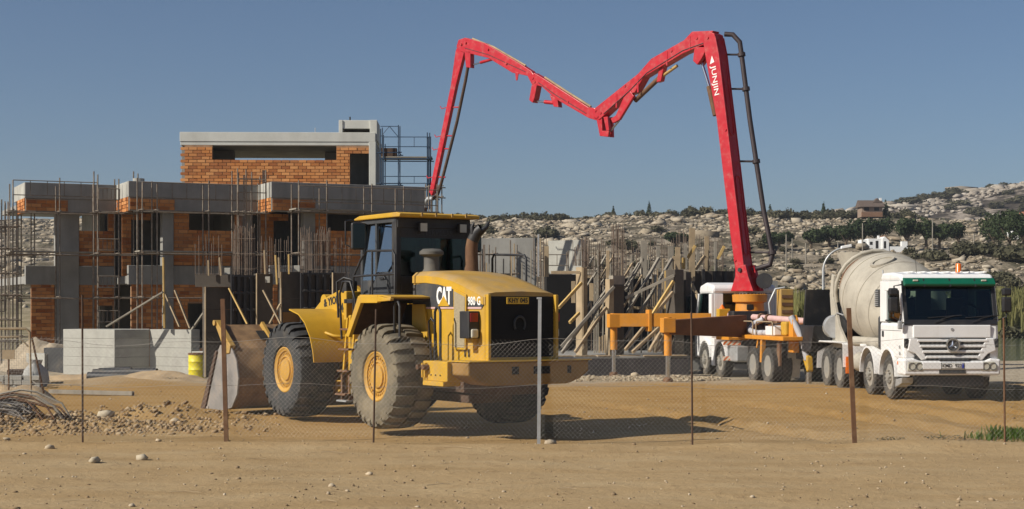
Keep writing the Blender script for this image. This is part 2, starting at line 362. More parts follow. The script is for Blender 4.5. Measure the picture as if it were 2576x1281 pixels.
# ---------------------------------------------------------------- loose stones as one mass
ICO_V = []; ph = (1+5**.5)/2
for a in (-1,1):
    for c_ in (-ph,ph): ICO_V += [(a,c_,0),(0,a,c_),(c_,0,a)]
ICO_V = np.array(ICO_V); ICO_V /= np.linalg.norm(ICO_V[0])
from itertools import combinations
_d = np.linalg.norm(ICO_V[:,None]-ICO_V[None], axis=-1); _e = _d[_d > .1].min()*1.05
ICO_F = []
for i,j,k in combinations(range(12), 3):
    if _d[i,j] < _e and _d[j,k] < _e and _d[i,k] < _e:
        nn = np.cross(ICO_V[j]-ICO_V[i], ICO_V[k]-ICO_V[i]); ICO_F.append((i,j,k) if nn @ ICO_V[i] > 0 else (i,k,j))
ICO_F = np.array(ICO_F)
def stone_cloud(name, P, S, flat, material, sink=.25, jit=.28, wide=1.5):
    """P (n,3) ground points, S sizes; every stone a jittered faceted block"""
    n = len(P); v = ICO_V[None] * (1 + jit*rng.uniform(-1,1,(n,12,1))) + rng.uniform(-.12,.12,(n,12,3))
    sc = np.stack([rng.uniform(.8,wide,n), rng.uniform(.7,1.2,n), flat*rng.uniform(.7,1.3,n)], -1)*S[:,None]
    v = v*sc[:,None]; a = rng.uniform(0, 2*np.pi, n); ca, sa = np.cos(a)[:,None], np.sin(a)[:,None]
    x = v[...,0]*ca - v[...,1]*sa; y = v[...,0]*sa + v[...,1]*ca
    v = np.stack([x, y, v[...,2]], -1) + P[:,None]; v[...,2] += (sc[:,2]*(1-2*sink)*.6)[:,None]
    f = ICO_F[None] + (np.arange(n)*12)[:,None,None]
    return link(name, npmesh(name, v.reshape(-1,3), f.reshape(-1,3), material))
def rockmat(name, cols):
    m, t, p, out = nt(name); g = N(t, 'NewGeometry')
    c = ramp(t, g.outputs['Random Per Island'], [(0., cols[0]), (.5, cols[1]), (1., cols[2])])
    c = mixc(t, c, [x*.55 for x in cols[0]], ramp(t, noise(t, g.outputs['Position'], 2.5, 5), [(.5, 0.), (.7, .6)]))
    t.links.new(c, p.inputs['Base Color']); p.inputs['Roughness'].default_value = .95; p.inputs['Specular IOR Level'].default_value = .1; return m
def on_ground(x, y): return np.stack([x, y, hgt(x, y)], -1)
# hillside boulders and ledges
n = 66000; y = rng.uniform(132, 334, n)**1.0; x = rng.uniform(-.36, .36, n)*y
dens = .22 + .55*sstep(y, 225, 300) + 1.3*fbm(x*.04, y*.06, 3); keep = rng.random(n) < np.clip(dens, .08, 1); x, y = x[keep], y[keep]
s = rng.lognormal(-1.8, .62, len(x)); s = np.clip(s, .08, 1.1)
stuff(stone_cloud('hillside_rocks', on_ground(x, y), s, .6, rockmat('hill_limestone', [(.23,.185,.13), (.33,.28,.205), (.42,.37,.29)]), .3, .62, 2.3), 'pale limestone boulders strewn over the hillside', 'rocks')
# rubble bank before the slab and the pump truck
n = 5000; x = rng.uniform(1.0, 6.6, n); y = 47.6 + rng.uniform(0, 3.6, n) + .25*(x-1)*.2
s = np.clip(rng.lognormal(-3.8, .5, n), .010, .06)
stuff(stone_cloud('rubble', on_ground(x, y), s, .7, rockmat('site_rubble', [(.24,.18,.11), (.33,.27,.185), (.42,.36,.26)])), 'pale gravel bank in front of the concrete slab', 'gravel')
# churned clods at the left
n = 14000; y = rng.uniform(27.6, 33.5, n); x = rng.normal(-9.3, 2.2, n)
w = np.exp(-((y-29.2)/.7)**2) + .7*np.exp(-((y-31.6)/.8)**2) + .12; keep = (rng.random(n) < w) & (x < -4.4 - .0*(y)); x, y = x[keep], y[keep]
s = np.clip(rng.lognormal(-4.0, .6, len(x)), .008, .055)
stuff(stone_cloud('soil_clods', on_ground(x, y), s, .75, rockmat('soil_clod', [(.22,.145,.075), (.31,.215,.12), (.38,.29,.18)])), 'churned clods and stones behind the fence at left', 'soil')
# small stones on the road and yard
n = 3400; y = 15.5 + 32*rng.random(n)**1.5; x = rng.uniform(-.36, .36, n)*y
s = np.clip(rng.lognormal(-4.6, .5, n), .005, .035)
stuff(stone_cloud('pebbles', on_ground(x, y), s, .7, rockmat('pebble', [(.20,.14,.08), (.32,.24,.15), (.44,.37,.27)]), .2), 'small scattered pebbles on the sandy ground', 'gravel')
n = 5200; y = rng.uniform(440, 612, n); x = rng.uniform(.13, .36, n)*y; keep = fbm(x*.02, y*.03, 3) > -.05; x, y = x[keep], y[keep]
stuff(stone_cloud('far_hill_rocks', on_ground(x, y), np.clip(rng.lognormal(-.5, .5, len(x)), .3, 2.2), .6, rockmat('far_limestone', [(.24,.21,.17), (.33,.29,.24), (.42,.38,.32)]), .3, .55, 2.6), 'pale rocks on the far hill at upper right', 'rocks')
# ================================================================ plants on the hillside
def leaf_cloud(n, lobes, leaf, mat_, name, tri=False):
    """n leaf-sized faces spread through the shells of several lobes (cx,cy,cz,rx,ry,rz)"""
    lob = np.array(lobes); vol = (lob[:,3]*lob[:,4]*lob[:,5])**(2/3); k = rng.choice(len(lob), n, p=vol/vol.sum())
    d = rng.normal(size=(n,3)); d /= np.linalg.norm(d, axis=1)[:,None]; r = rng.uniform(.45, 1.08, n)**.6
    c = lob[k,:3] + d*lob[k,3:]*r[:,None]
    nn = d + rng.normal(size=(n,3))*.6; nn /= np.linalg.norm(nn, axis=1)[:,None]
    a = np.cross(nn, rng.normal(size=(n,3))); a /= np.linalg.norm(a, axis=1)[:,None]; b = np.cross(nn, a)
    s = leaf*rng.uniform(.6, 1.4, n)[:,None]; a = a*s; b = b*s*rng.uniform(.5, .9, n)[:,None]
    v = np.stack([c-a, c-b*.8, c+a, c+b], 1); v[...,2] = np.maximum(v[...,2], 0)
    return npmesh(name, v.reshape(-1,3), np.arange(4*n).reshape(-1,4), mat_)
shrub_meshes = []
for i in range(5):
    lobes = [(rng.uniform(-.35,.35), rng.uniform(-.35,.35), rng.uniform(.25,.5), rng.uniform(.35,.6), rng.uniform(.35,.6), rng.uniform(.28,.5)) for _ in range(4)]
    shrub_meshes.append(leaf_cloud(420, lobes, .11, M['shrub'], 'shrub'))
def put(me, name, x, y, s, sz=1, z=None, dz=0):
    o = bpy.data.objects.new(name, me); C.objects.link(o)
    o.location = (x, y, (gz(x, y) if z is None else z) + dz); o.scale = (s*rng.uniform(.9,1.2), s, s*sz); o.rotation_euler = (0,0,rng.uniform(0,6.28)); return o
# dry round shrubs: on the slope, along the plateau edge, on the far hill
spots = []
while len(spots) < 82:
    y = rng.uniform(128, 322); x = rng.uniform(-.34, .345)*y
    if vnoise(np.array([x*.05]), np.array([y*.05+7]))[0] + .25*(y < 235) - .12*(y > 250) < rng.uniform(-.15, .35): continue
    u = 1288 + 4000*x/y
    if u < 1180 and rng.random() > .12: continue                 # behind the villa
    spots.append((x, y, rng.uniform(.9, 2.4)*(1 + .25*(y > 250)), .75))
for (x, y, s, sz) in spots:
    lab = 'dry olive-grey shrub among rocks on the lower slope' if y < 225 else 'dry olive-grey shrub growing between pale boulders below the ridge'
    tag(put(shrub_meshes[rng.integers(5)], 'shrub', x, y, s, sz, dz=-.1), lab, 'shrub', 'shrubs on the lower slope' if y < 225 else 'shrubs below the ridge')
for u in list(np.arange(1080, 2300, 10.)):
    uu = u + rng.uniform(-8, 8); y = rng.uniform(324, 334); x = XU(uu, y)
    s = rng.uniform(1.4, 2.9)*(1.0 if uu > 1500 else .8)
    tag(put(shrub_meshes[rng.integers(5)], 'shrub', x, y, s, rng.uniform(.7,1.1), dz=-.25), 'dark rounded shrub in the hedge-like line along the plateau edge', 'shrub', 'shrubs along the plateau edge')
for i in range(95):
    y = rng.uniform(455, 612); x = rng.uniform(.16, .335)*y
    tag(put(shrub_meshes[rng.integers(5)], 'shrub', x, y, rng.uniform(3, 6), .6, dz=-.4), 'dusky shrub on the far hill at upper right', 'shrub', 'shrubs on the far hill')
# upright little conifers on the skyline
def conifer(u, D, h, label):
    x = XU(u, D); z = gz(x, D) - .2; t = thing('conifer_tree', label, 'tree', (x, D, z), rng.uniform(0,6))
    MB().cyl((0,0,0), (0,0,h*.5), .12, .06, 6).build('trunk', M['bark'], t)
    lob = [(0,0,h*(.3+.7*q), h*.2*(1.15-q), h*.2*(1.15-q), h*.16) for q in (0,.25,.5,.75,.95)]
    link('crown', leaf_cloud(500, lob, .16, M['leaf'], 'crown'), t)
for u, h, lab in ((1543, 4, 'small pointed conifer on the skyline left of the boom elbow'), (1633, 4.6, 'rounder dark conifer on the skyline below the boom elbow'), (1838, 4, 'pointed conifer on the skyline just left of the red mast'), (1937, 4.6, 'conifer on the skyline directly right of the red mast'), (2072, 4.2, 'thin conifer on the skyline left of the brown-roofed house'), (2228, 5.5, 'dense green conifer beside the brown-roofed house')):
    conifer(u, 338 if u < 2200 else 326, h*.8, lab)
# broad trees around the white house
def broad(u, vbase, D, h, w, label, n=1500):
    x = XU(u, D); z = (ZV(622, D) if u < 2450 else gz(x, D)) - .3; t = thing('spreading_tree', label, 'tree', (x, D, z), rng.uniform(0,6))
    b = MB(); b.tube([(0,0,-1.6), (.1,0,h*.25), (.0,.1,h*.45)], [.28,.2,.14], 7)
    for k in range(4):
        a = k*1.57 + rng.uniform(0,1); b.tube([(.05,0,h*.28), (math.cos(a)*w*.18, math.sin(a)*w*.18, h*.5), (math.cos(a)*w*.3, math.sin(a)*w*.3, h*.66)], [.13,.09,.04], 5)
    b.build('trunk', M['bark'], t)
    lob = [(rng.uniform(-.3,.3)*w, rng.uniform(-.3,.3)*w, h*rng.uniform(.5,.8), w*rng.uniform(.2,.32), w*rng.uniform(.2,.32), h*rng.uniform(.16,.25)) for _ in range(9)]
    link('crown', leaf_cloud(n, lob, .2, M['leaf'], 'crown'), t); return t
for u, D, h, w, lab in ((2040, 232, 3.2, 6, 'low dark tree at the left end of the tree row, left of the street lamp'), (2085, 236, 3.9, 7.5, 'broad dark tree left of the white cottage, behind the street lamp'), (2128, 232, 4.2, 7, 'broad dark tree immediately left of the white cottage'),
        (2172, 240, 5.2, 8, 'rounded dark tree rising behind the left half of the white cottage'), (2212, 240, 5.3, 8, 'rounded dark tree rising behind the right half of the white cottage'), (2280, 226, 5.0, 6.5, 'umbrella-shaped tree with bare trunk right of the white cottage'),
        (2330, 228, 5.0, 6, 'tree with a loose crown and pale trunk, second right of the white cottage'), (2365, 228, 4.2, 6, 'darker low tree between loose tree and shaded rocks'), (2410, 236, 4.4, 6, 'dark tree before the shaded rock face'),
        (2498, 224, 6.6, 7, 'tall bushy tree left of the hillside villa'), (2540, 205, 7.0, 9, 'large bushy green tree at the right edge below the hillside villa'), (2575, 200, 6, 9, 'green tree cut by the right edge of the frame'), (1700, 231, 2.6, 8, 'low dark bushes behind the timber posts'), (1960, 226, 3.0, 7, 'low dark tree just right of the red mast')):
    broad(u, 0, max(D, 231) if u < 2480 else D, h*.92, w*.6, lab)
# low green thicket below the tree row
for bi, (u, D, s) in enumerate(sorted(((2330,196,3.0), (2370,192,3.2), (2405,196,3.4), (2440,190,3.6), (2470,196,3.6), (2500,190,4.0), (2530,186,3.8), (2560,184,4.2), (2300,198,2.6), (2080,190,2.0), (2140,188,2.2)))):
    tag(put(shrub_meshes[int(u) % 5], 'bush', XU(u, D), D, s*.78, .7, dz=-.2), ['leftmost','second','third','fourth','fifth','sixth','seventh','eighth','ninth','tenth','rightmost'][bi] + ' from the left' * (0 < bi < 10) + ' of the rounded bushes below the tree row', 'bush', 'bushes below the tree row')
# reeds by the trucks and on the far bank of the pond
def reeds(name, pts, h, label, material, w=.035, lean=.25):
    n = len(pts); hh = h*rng.uniform(.55, 1.1, n); a = rng.uniform(0, 6.28, n); l = lean*hh*rng.uniform(.2, 1, n)
    base = on_ground(pts[:,0], pts[:,1]); wv = np.stack([np.cos(a+1.3), np.sin(a+1.3), 0*a], -1)*w*rng.uniform(.6,1.4,n)[:,None]
    mid = base + np.stack([np.cos(a)*l*.35, np.sin(a)*l*.35, hh*.6], -1); top = base + np.stack([np.cos(a)*l, np.sin(a)*l, hh*rng.uniform(.85,1,n)], -1)
    v = np.stack([base-wv, base+wv, mid-wv, mid+wv, top, top+wv*.2], 1).reshape(-1,3); i = np.arange(n)[:,None]*6
    f = np.concatenate([i+np.array([0,1,3,2]), i+np.array([2,3,5,4])])
    return stuff(link(name, npmesh(name, v, f, material)), label, 'reeds')
def patch(n, u0, u1, d0, d1):
    d = rng.uniform(d0, d1, n); u = rng.uniform(u0, u1, n); return np.stack([(u-1288)/4000*d, d], -1)
def clump(P, s=.5, k=9): c = P[rng.integers(0, max(1, len(P)//k), len(P))]; return c + rng.normal(size=P.shape)*s
reeds('reed_bed', np.concatenate([clump(patch(3500, 1945, 2140, 92, 112), 1.2), patch(2500, 1945, 2140, 90, 114)]), 3.3, 'tall yellow-green reeds standing behind the pump and mixer trucks', M['reed'], .06)
reeds('bank_reeds', np.concatenate([clump(patch(5000, 2440, 2640, 137, 142), 1.0), patch(3000, 2440, 2640, 136, 143)]), 3.1, 'yellow-green reeds on the far bank of the pond at right', M['reed'], .08)
P0 = np.stack([rng.normal(8.75, .42, 1500), rng.normal(26.7, .4, 1500)], -1)
reeds('grass_patch', P0, .16, 'patch of short green grass at the right edge behind the fence', M['grass'], .008, .6)
# ---------------------------------------------------------------- houses on the hillside
def house_part(t, name, mat_, x0,x1,y0,y1,z0,z1, parent=None): return MB().bb(x0,x1,y0,y1,z0,z1).build(name, mat_, parent or t)
D = 218; zb = ZV(622, 218)
h = thing('white_cottage', 'low white cottage with gabled end among dark trees on the hillside', 'house', (XU(2207, D), D, zb)); h.scale = (.64, .64, .62)
house_part(h, 'wall', M['plaster'], -1.9, 1.0, 0, 4, -3, 1.9); house_part(h, 'wing', M['plaster'], -3.3, -1.9, .6, 4, -3, 1.7)
MB().prism([(1.0,-3), (2.4,-3), (2.4,1.5), (1.55,2.35), (1.0,1.9)], 'y', -.4, 4).build('gable_wall', M['plaster'], h)
MB().prism([(1.45,2.45), (2.6,1.42), (2.6,1.56), (1.55,2.62)], 'y', -.55, 4.1).build('roof', M['tile_roof'], h)
house_part(h, 'chimney', M['plaster'], .3, .7, 1, 1.4, 1.9, 2.6); house_part(h, 'terrace_wall', M['plaster'], 2.4, 6.2, -.3, 0, -3, .15)
house_part(h, 'outbuilding', M['plaster'], 5.4, 6.6, .5, 2, -3, 1.3)
for x in (-2.7, -1.3): house_part(h, 'window', M['dark'], x-.3, x+.3, -.01 if x > -1.9 else .58, .1 if x > -1.9 else .7, .5, 1.2)
house_part(h, 'door', M['dark'], -.35, .25, -.01, .1, -.3, 1.4); house_part(h, 'doorway', M['dark'], 1.3, 1.8, -.41, -.3, -.3, 1.3)
D = 322; zb = ZV(541, 322)
h = thing('ridge_house', 'small house with broad brown tiled roof standing on the ridge', 'house', (XU(2194, D), D, zb)); h.scale = (1, 1, .78)
house_part(h, 'wall', mat('tan_plaster', (.26,.19,.14), .9, var=.1), -2.1, 2.1, 0, 4, -.5, 2.4)
M['old_roof'] = mat('weathered_tiles', (.11,.08,.062), .9, var=.25, scale=2)
MB().prism([(-.6,2.1), (2.2,4.0), (4.8,2.1)], 'x', -2.5, 2.5).build('roof', M['old_roof'], h)
MB().prism([(.4,3.3), (1.3,4.5), (2.2,3.3)], 'y', 1.0, 3.0).build('dormer', M['old_roof'], h)
house_part(h, 'balcony', M['tile_roof'], -2.2, 2.0, -.5, 0, -.5, .7); house_part(h, 'chimney', M['plaster'], 2.0, 2.4, 2, 2.4, 3.2, 4.6)
for x in (-1.1, .9): house_part(h, 'window', M['dark'], x-.5, x+.5, -.02, .1, 1.1, 2.0)
D = 250; zb = ZV(590, D)
h = thing('hillside_villa', 'white villa with red hipped roof at the right edge of the hillside', 'house', (XU(2556, D), D, zb))
house_part(h, 'wall', M['plaster'], -.2, 6, 0, 5, -2, 2.4); house_part(h, 'upper_wall', M['plaster'], -.5, 6, -.6, 5, 1.25, 2.6)
MB().add([(-.8,-.9,2.6),(6.4,-.9,2.6),(6.4,5.4,2.6),(-.8,5.4,2.6),(1.6,2.2,3.7),(4.6,2.2,3.7)], [(0,1,5,4),(1,2,5),(2,3,4,5),(3,0,4),(3,2,1,0)]).build('roof', mat('red_tiles', (.36,.15,.08), .85, var=.2), h)
house_part(h, 'window', M['dark'], 1.2, 2.2, -.62, -.5, 1.6, 2.3); house_part(h, 'porch_opening', M['dark'], .5, 2.0, -.02, .1, -.6, .9)
# poles among the trees
for i, (u, D, top, lab) in enumerate(((2170, 205, 562, 'slim pale utility pole in front of the white cottage'), (2346, 200, 550, 'tall slim utility pole in front of the tree row'), (2108, 205, 610, 'short pole by the trees left of the white cottage'), (1993, 200, 600, 'short pale pole on the slope right of the mast'), (1978, 180, 590, 'thin pole on the slope beside the mast'), (2450, 205, 590, 'short pole in front of the shaded rocks'), (2027, 190, 612, 'low post on the slope left of the street lamp'))):
    x = XU(u, D); z0 = gz(x, D); tag(MB().cyl((x,D,z0-.3), (x,D,ZV(top,D)), .09, .07, 8).build('utility_pole', M['wood_grey']), lab, 'pole')
# street lamp behind the mixer
D = 70; t = thing('street_lamp', 'curved galvanised street lamp rising behind the mixer truck', 'street lamp', (XU(2071, D), D, gz(XU(2071, D), D)))
zt = ZV(618, D) - gz(XU(2071, D), D)
MB().tube([(0,0,0), (0,0,zt-1.1)] + [(1.0*(1-math.cos(a)), 0, zt-1.1+1.0*math.sin(a)) for a in np.linspace(.15, 1.35, 7)], [.07]+[.055]+[.045]*7, 8).build('mast', M['grey_steel'], t, smooth=50)
MB().prism([(.75,zt-.16), (1.25,zt-.06), (1.22,zt+.06), (.8,zt-.02)], 'y', -.12, .12).build('lamp_head', M['plaster'], t, bevel=.02)
# ================================================================ the unfinished villa
VA = R(25); V_O = (XU(1069, 63), 63, 0)
villa = thing('unfinished_villa', 'unfinished concrete and brick villa with stepped wings and a brick upper storey', 'building', V_O, VA)
def vbox(name, x0,x1,y0,y1,z0,z1, m='concrete', parent=None, bevel=.015): return MB().bb(x0,x1,y0,y1,z0,z1).build(name, M[m], parent or villa, bevel=bevel)
BH, BL = .138, .37
def bricks_in(x0, x1, z0, z1, holes=(), seed=0):
    """running bond: list of (x centre, z centre, length)"""
    rr = random.Random(seed); out = []; r = 0; z = z0
    while z + BH*.6 < z1:
        x = x0 - (BL/2 if r % 2 else 0)
        while x < x1 - .02:
            a, b = max(x, x0), min(x + BL, x1)
            segs = [(a, b)]
            for hx0, hx1, hz0, hz1 in holes:
                if hz0 < z + BH/2 < hz1:
                    ns = []
                    for s0, s1 in segs:
                        if s1 <= hx0 or s0 >= hx1: ns.append((s0, s1))
                        else:
                            if s0 < hx0: ns.append((s0, hx0))
                            if s1 > hx1: ns.append((hx1, s1))
                    segs = ns
            out += [((s0+s1)/2, z + BH/2, s1-s0) for s0, s1 in segs if s1 - s0 > .05]
            x += BL
        z += BH; r += 1
    return out
def brick_wall_joined(name, origin_y, x0, x1, z0, z1, holes=(), seed=0, th=.10, axis='x', parent=None):
    """a wall whose bricks stay one part; the bricks stand proud of a mortar core"""
    b = MB(); core = MB(); rr = random.Random(seed); y = origin_y
    for cx, cz, ln in bricks_in(x0, x1, z0, z1, holes, seed):
        d = rr.uniform(-.006, .006); L_ = ln/2 - .012; h_ = BH/2 - .010
        if axis == 'x': b.bb(cx-L_, cx+L_, y-.02+d, y+.08, cz-h_, cz+h_)
        else: b.bb(y-.02+d, y+.08, cx-L_, cx+L_, cz-h_, cz+h_)
    o = b.build(name, M['brick'], parent or villa, recalc=False); o['kind'] = 'stuff'
    xs = sorted({x0, x1} | {v for h in holes for v in h[:2]}); zs = sorted({z0, z1} | {v for h in holes for v in h[2:]})
    for i in range(len(xs)-1):
        for j in range(len(zs)-1):
            mx, mz = (xs[i]+xs[i+1])/2, (zs[j]+zs[j+1])/2
            if any(h[0] < mx < h[1] and h[2] < mz < h[3] for h in holes) or not (x0 < mx < x1 and z0 < mz < z1): continue
            if axis == 'x': core.bb(xs[i], xs[i+1], y, y+.14, zs[j], zs[j+1])
            else: core.bb(y, y+.14, xs[i], xs[i+1], zs[j], zs[j+1])
    c2 = core.build('mortar_core', M['mortar'], parent or villa, recalc=False); c2['kind'] = 'stuff'; return o
def brick_wall_pieces(parent, y, x0, x1, z0, z1, holes=(), seed=0, axis='x', tooth=0):
    """every brick an object under its wall, meshes shared by length"""
    cache = {}; rr = random.Random(seed); xs = sorted({x0+tooth, x1} | {v for h in holes for v in h[:2]}); zs = sorted({z0, z1} | {v for h in holes for v in h[2:]}); core = MB()
    for i in range(len(xs)-1):
        for j in range(len(zs)-1):
            mx, mz = (xs[i]+xs[i+1])/2, (zs[j]+zs[j+1])/2
            if any(h[0] < mx < h[1] and h[2] < mz < h[3] for h in holes): continue
            if axis == 'x': core.bb(xs[i], xs[i+1], y, y+.14, zs[j], zs[j+1])
            else: core.bb(y, y+.14, xs[i], xs[i+1], zs[j], zs[j+1])
    wall = core.build('brick_wall', M['mortar'], parent, recalc=False)
    for cx, cz, ln in bricks_in(x0, x1, z0, z1, holes, seed):
        if tooth and cx - ln/2 < x0 + .01 and ln < BL*.6: continue
        k = round(ln, 2)
        if k not in cache:
            L_, h_ = k/2 - .013, BH/2 - .011
            bm = MB().bb(-L_, L_, -.03, .06, -h_, h_) if axis == 'x' else MB().bb(-.03, .06, -L_, L_, -h_, h_)
            cache[k] = bm.mesh('brick'); cache[k].materials.append(M['brick'])
        o = link('brick', cache[k], wall); d = rr.uniform(-.012, .008)
        o.location = (cx, y+d, cz) if axis == 'x' else (y+d, cx, cz)
        if rr.random() < .3: o.rotation_euler = (0, 0, rr.uniform(-.03, .03))
    return wall
ZP = 6.92
wings = [(-6.27, 0.0, 0.0), (-11.27, -6.27, 1.86), (-14.72, -11.27, 4.16)]
cols = [[(-4.87,-4.41), (-.75,-.1)], [(-9.9,-9.48), (-6.72,-6.4)], [(-13.52,-12.64)]]
for wi, ((x0, x1, yf), cl) in enumerate(zip(wings, cols)):
    yb = 13.0
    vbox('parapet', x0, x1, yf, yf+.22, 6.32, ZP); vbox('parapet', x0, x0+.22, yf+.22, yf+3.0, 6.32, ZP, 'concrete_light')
    vbox('edge_beam', x0+.02, x1, yf+.04, yf+.34, 5.80, 6.32)
    vbox('roof_slab', x0+.25, x1, yf+.36, yb, 6.1, 6.30)
    # brick infill under the slab on the left end, catching the sun
    brick_wall_pieces(villa, x0+.02, yf+.08, yf+2.3, 5.78, 6.31, seed=wi, axis='y')
    brick_wall_joined('brick_fringe', yf+.02, x0+.05, x0+(1.75 if wi < 2 else 1.6), 5.84, 6.29, seed=wi+10)
    for c0, c1 in cl: vbox('column', c0, c1, yf+.36, yf+.82, -.6, 5.80)
    yw, yg = yf + 2.3, yf + .5
    if wi == 0:
        brick_wall_joined('brick_wall', yg, -4.39, -.8, 3.76, 5.79, [(-3.9, -1.2, 5.12, 5.79)], 20); brick_wall_joined('brick_wall', yw, x0+.2, -4.9, 3.36, 5.79, [(-5.5, -4.9, 3.4, 5.6)], 27)
        brick_wall_joined('brick_wall', yg, x0+.2, x1, -.4, 3.0, [(-5.6, -4.9, -.4, 2.3), (-3.0, -1.2, .6, 2.3)], 21)
    elif wi == 1:
        brick_wall_joined('brick_wall', yg, -9.46, -6.74, 3.76, 5.79, [(-8.85, -7.05, 5.12, 5.79)], 22); brick_wall_joined('brick_wall', yw, x0+.2, -9.92, 3.36, 5.79, [(-10.7, -9.92, 3.4, 5.6)], 28)
        brick_wall_joined('brick_wall', yg, x0+.2, x1, -.4, 3.0, [(-8.9, -7.4, .5, 2.3)], 23)
    else:
        brick_wall_joined('brick_wall', yg, -12.62, x1, 3.76, 5.79, [(-12.6, -11.5, 5.1, 5.79)], 24)
        brick_wall_joined('brick_wall', yg, x0+.3, -13.54, -.4, 3.0, (), 25)
        brick_wall_joined('brick_wall', yg, -12.62, x1, -.4, 3.0, [(-11.9, -11.3, 1.2, 2.2)], 26)
    vbox('floor_slab', x0+.1, x1, yf+.5, yb, 3.05, 3.35)
    vbox('floor_beam', x0+.08, x1, yf+.42, yf+.70, 3.02, 3.75)
    vbox('back_wall', x0+(3.2 if wi == 2 else 0), x1, yf+6.0, yf+6.2, -.5, 6.1)
    vbox('cross_wall', x1-.25, x1-.03, yf+2.2, yf+5.9, -.5, 6.05); vbox('ground_slab', x0-.3, x1+.2, yf-.4, yb, -.6, -.1)

MB().cyl((-10.8,2.3,ZP-.3), (-10.8,2.3,ZP+.13), .22, n=14).build('roof_drain', M['concrete_light'], villa)
# upper storey: faces the camera almost squarely
up = thing('upper_storey', 'brick upper storey with wide window band and pale concrete roof band', 'building', (XU(452, 70), 70, 0), R(1.5))
UW = 8.62
def ubox(name, x0,x1,y0,y1,z0,z1, m='concrete'): return MB().bb(x0,x1,y0,y1,z0,z1).build(name, M[m], up, bevel=.015)
zt_, zb_ = ZV(332, 70), ZV(365, 70)
ubox('roof_band', 0, UW-.02, 0, .3, zb_+.16, zt_, 'concrete_bright'); ubox('ring_beam', .02, UW-.25, .03, .35, zb_, zb_+.16, 'concrete_bright')
ubox('roof_slab', .1, UW-.05, .36, 6.2, zb_+.01, zb_+.2)
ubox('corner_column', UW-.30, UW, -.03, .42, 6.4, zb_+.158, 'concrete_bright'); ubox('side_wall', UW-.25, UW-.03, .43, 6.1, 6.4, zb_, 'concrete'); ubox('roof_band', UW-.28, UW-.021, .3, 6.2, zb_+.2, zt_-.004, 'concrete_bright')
holes = [(1.43, 6.88, ZV(403, 70), zb_ + .01), (7.48, 8.32, 6.4, ZV(383, 70))]
brick_wall_pieces(up, .04, .02, UW-.30, 7.42, zb_-.002, holes, 31, tooth=.19)
ubox('base_wall', .03, UW-.31, .05, .2, 6.4, 7.41, 'concrete')
ubox('inner_wall', .3, 2.05, 2.4, 2.6, 6.4, zb_); ubox('inner_wall', 6.1, 8.2, 3.0, 3.2, 6.4, zb_); ubox('left_wall', .03, .2, .25, 6, 6.4, zb_, 'concrete')
MB().bb(3.62, 3.76, .005, .03, 7.42, 8.2).build('wall_chase', M['rust_dark'], up)
ubox('stair_head', 6.95, 8.62, .5, .75, zt_+.22, zt_+.60, 'concrete_bright')
ubox('stair_head_pier', 6.95, 7.12, .45, 2.2, zt_-.3, zt_+.60, 'concrete_bright'); ubox('stair_head_pier', 8.33, 8.65, .40, 2.6, zt_-.3, zt_+.601, 'concrete_bright'); ubox('stair_head_back', 7.12, 8.33, 1.9, 2.1, zt_-.3, zt_+.58, 'concrete'); ubox('stair_head_roof', 7.12, 8.33, .75, 1.9, zt_+.45, zt_+.6)
MB().cyl((7.42,.8,zt_+.55), (7.42,.8,zt_+.78), .035, n=8).build('vent_pipe', M['plastic_black'], up)
MB().cyl((5.93,.15,zt_-.05), (5.93,.15,zt_+.22), .018, n=6).build('starter_bar', M['grey_steel'], up)
# the upper storey belongs to the villa: hand its parts over
VM = Matrix.Translation(Vector(V_O)) @ Matrix.Rotation(VA, 4, 'Z'); UM = Matrix.Translation(up.location) @ Matrix.Rotation(up.rotation_euler.z, 4, 'Z')
for o_ in [o_ for o_ in bpy.data.objects if o_.parent == up]:
    o_.parent = villa; o_.matrix_basis = VM.inverted() @ UM @ o_.matrix_basis
bpy.data.objects.remove(up)
# ---------------------------------------------------------------- scaffolding
def scaffold(label, o, rz, xs, depth, levels, z0, z1, guards=(), m='scaf', r=.026, boards=(), ladder=None, group='scaffold towers'):
    t = thing('scaffold', label, 'scaffold', o, rz, group)
    for x in xs:
        for y in (0, depth): MB().cyl((x,y,z0), (x, y, z1 + random.uniform(-.25,.2)), r, n=7).build('standard', M[m], t, smooth=60)
    for z in levels:
        for y in (0, depth): MB().cyl((xs[0]-.15,y-.03,z), (xs[-1]+.15,y-.03,z+random.uniform(-.03,.03)), r*.9, n=6).build('ledger', M[m], t)
        for x in xs: MB().cyl((x+.03,-.1,z+.05), (x+.03,depth+.1,z+.05), r*.9, n=6).build('transom', M[m], t)
    for z, h in guards:
        b = MB(); b.cyl((xs[0],-.05,z), (xs[-1],-.05,z), r*.7, n=6); b.cyl((xs[0],-.05,z+h), (xs[-1],-.05,z+h), r*.7, n=6)
        L = xs[-1]-xs[0]; k = max(2, int(L/.55))
        for i in range(k+1): b.cyl((xs[0]+L*i/k,-.05,z), (xs[0]+L*i/k,-.05,z+h), r*.55, n=5)
        b.build('guard_frame', M[m], t)
    for z in boards: MB().bb(xs[0]-.1, xs[-1]+.1, .02, depth-.02, z+.07, z+.12).build('walk_board', M['wood_grey'], t)
    if ladder:
        for z in ladder:
            b = MB()
            for k in range(6): b.cyl((xs[0]+.02+(xs[1]-xs[0])*k/5,-.08,z), (xs[0]+.02+(xs[1]-xs[0])*k/5,-.08,z+.42), r*.5, n=5)
            b.cyl((xs[0],-.08,z), (xs[1],-.08,z), r*.8, n=6); b.cyl((xs[0],-.08,z+.42), (xs[1],-.08,z+.42), r*.8, n=6); b.build('side_frame', M[m], t)
    return t
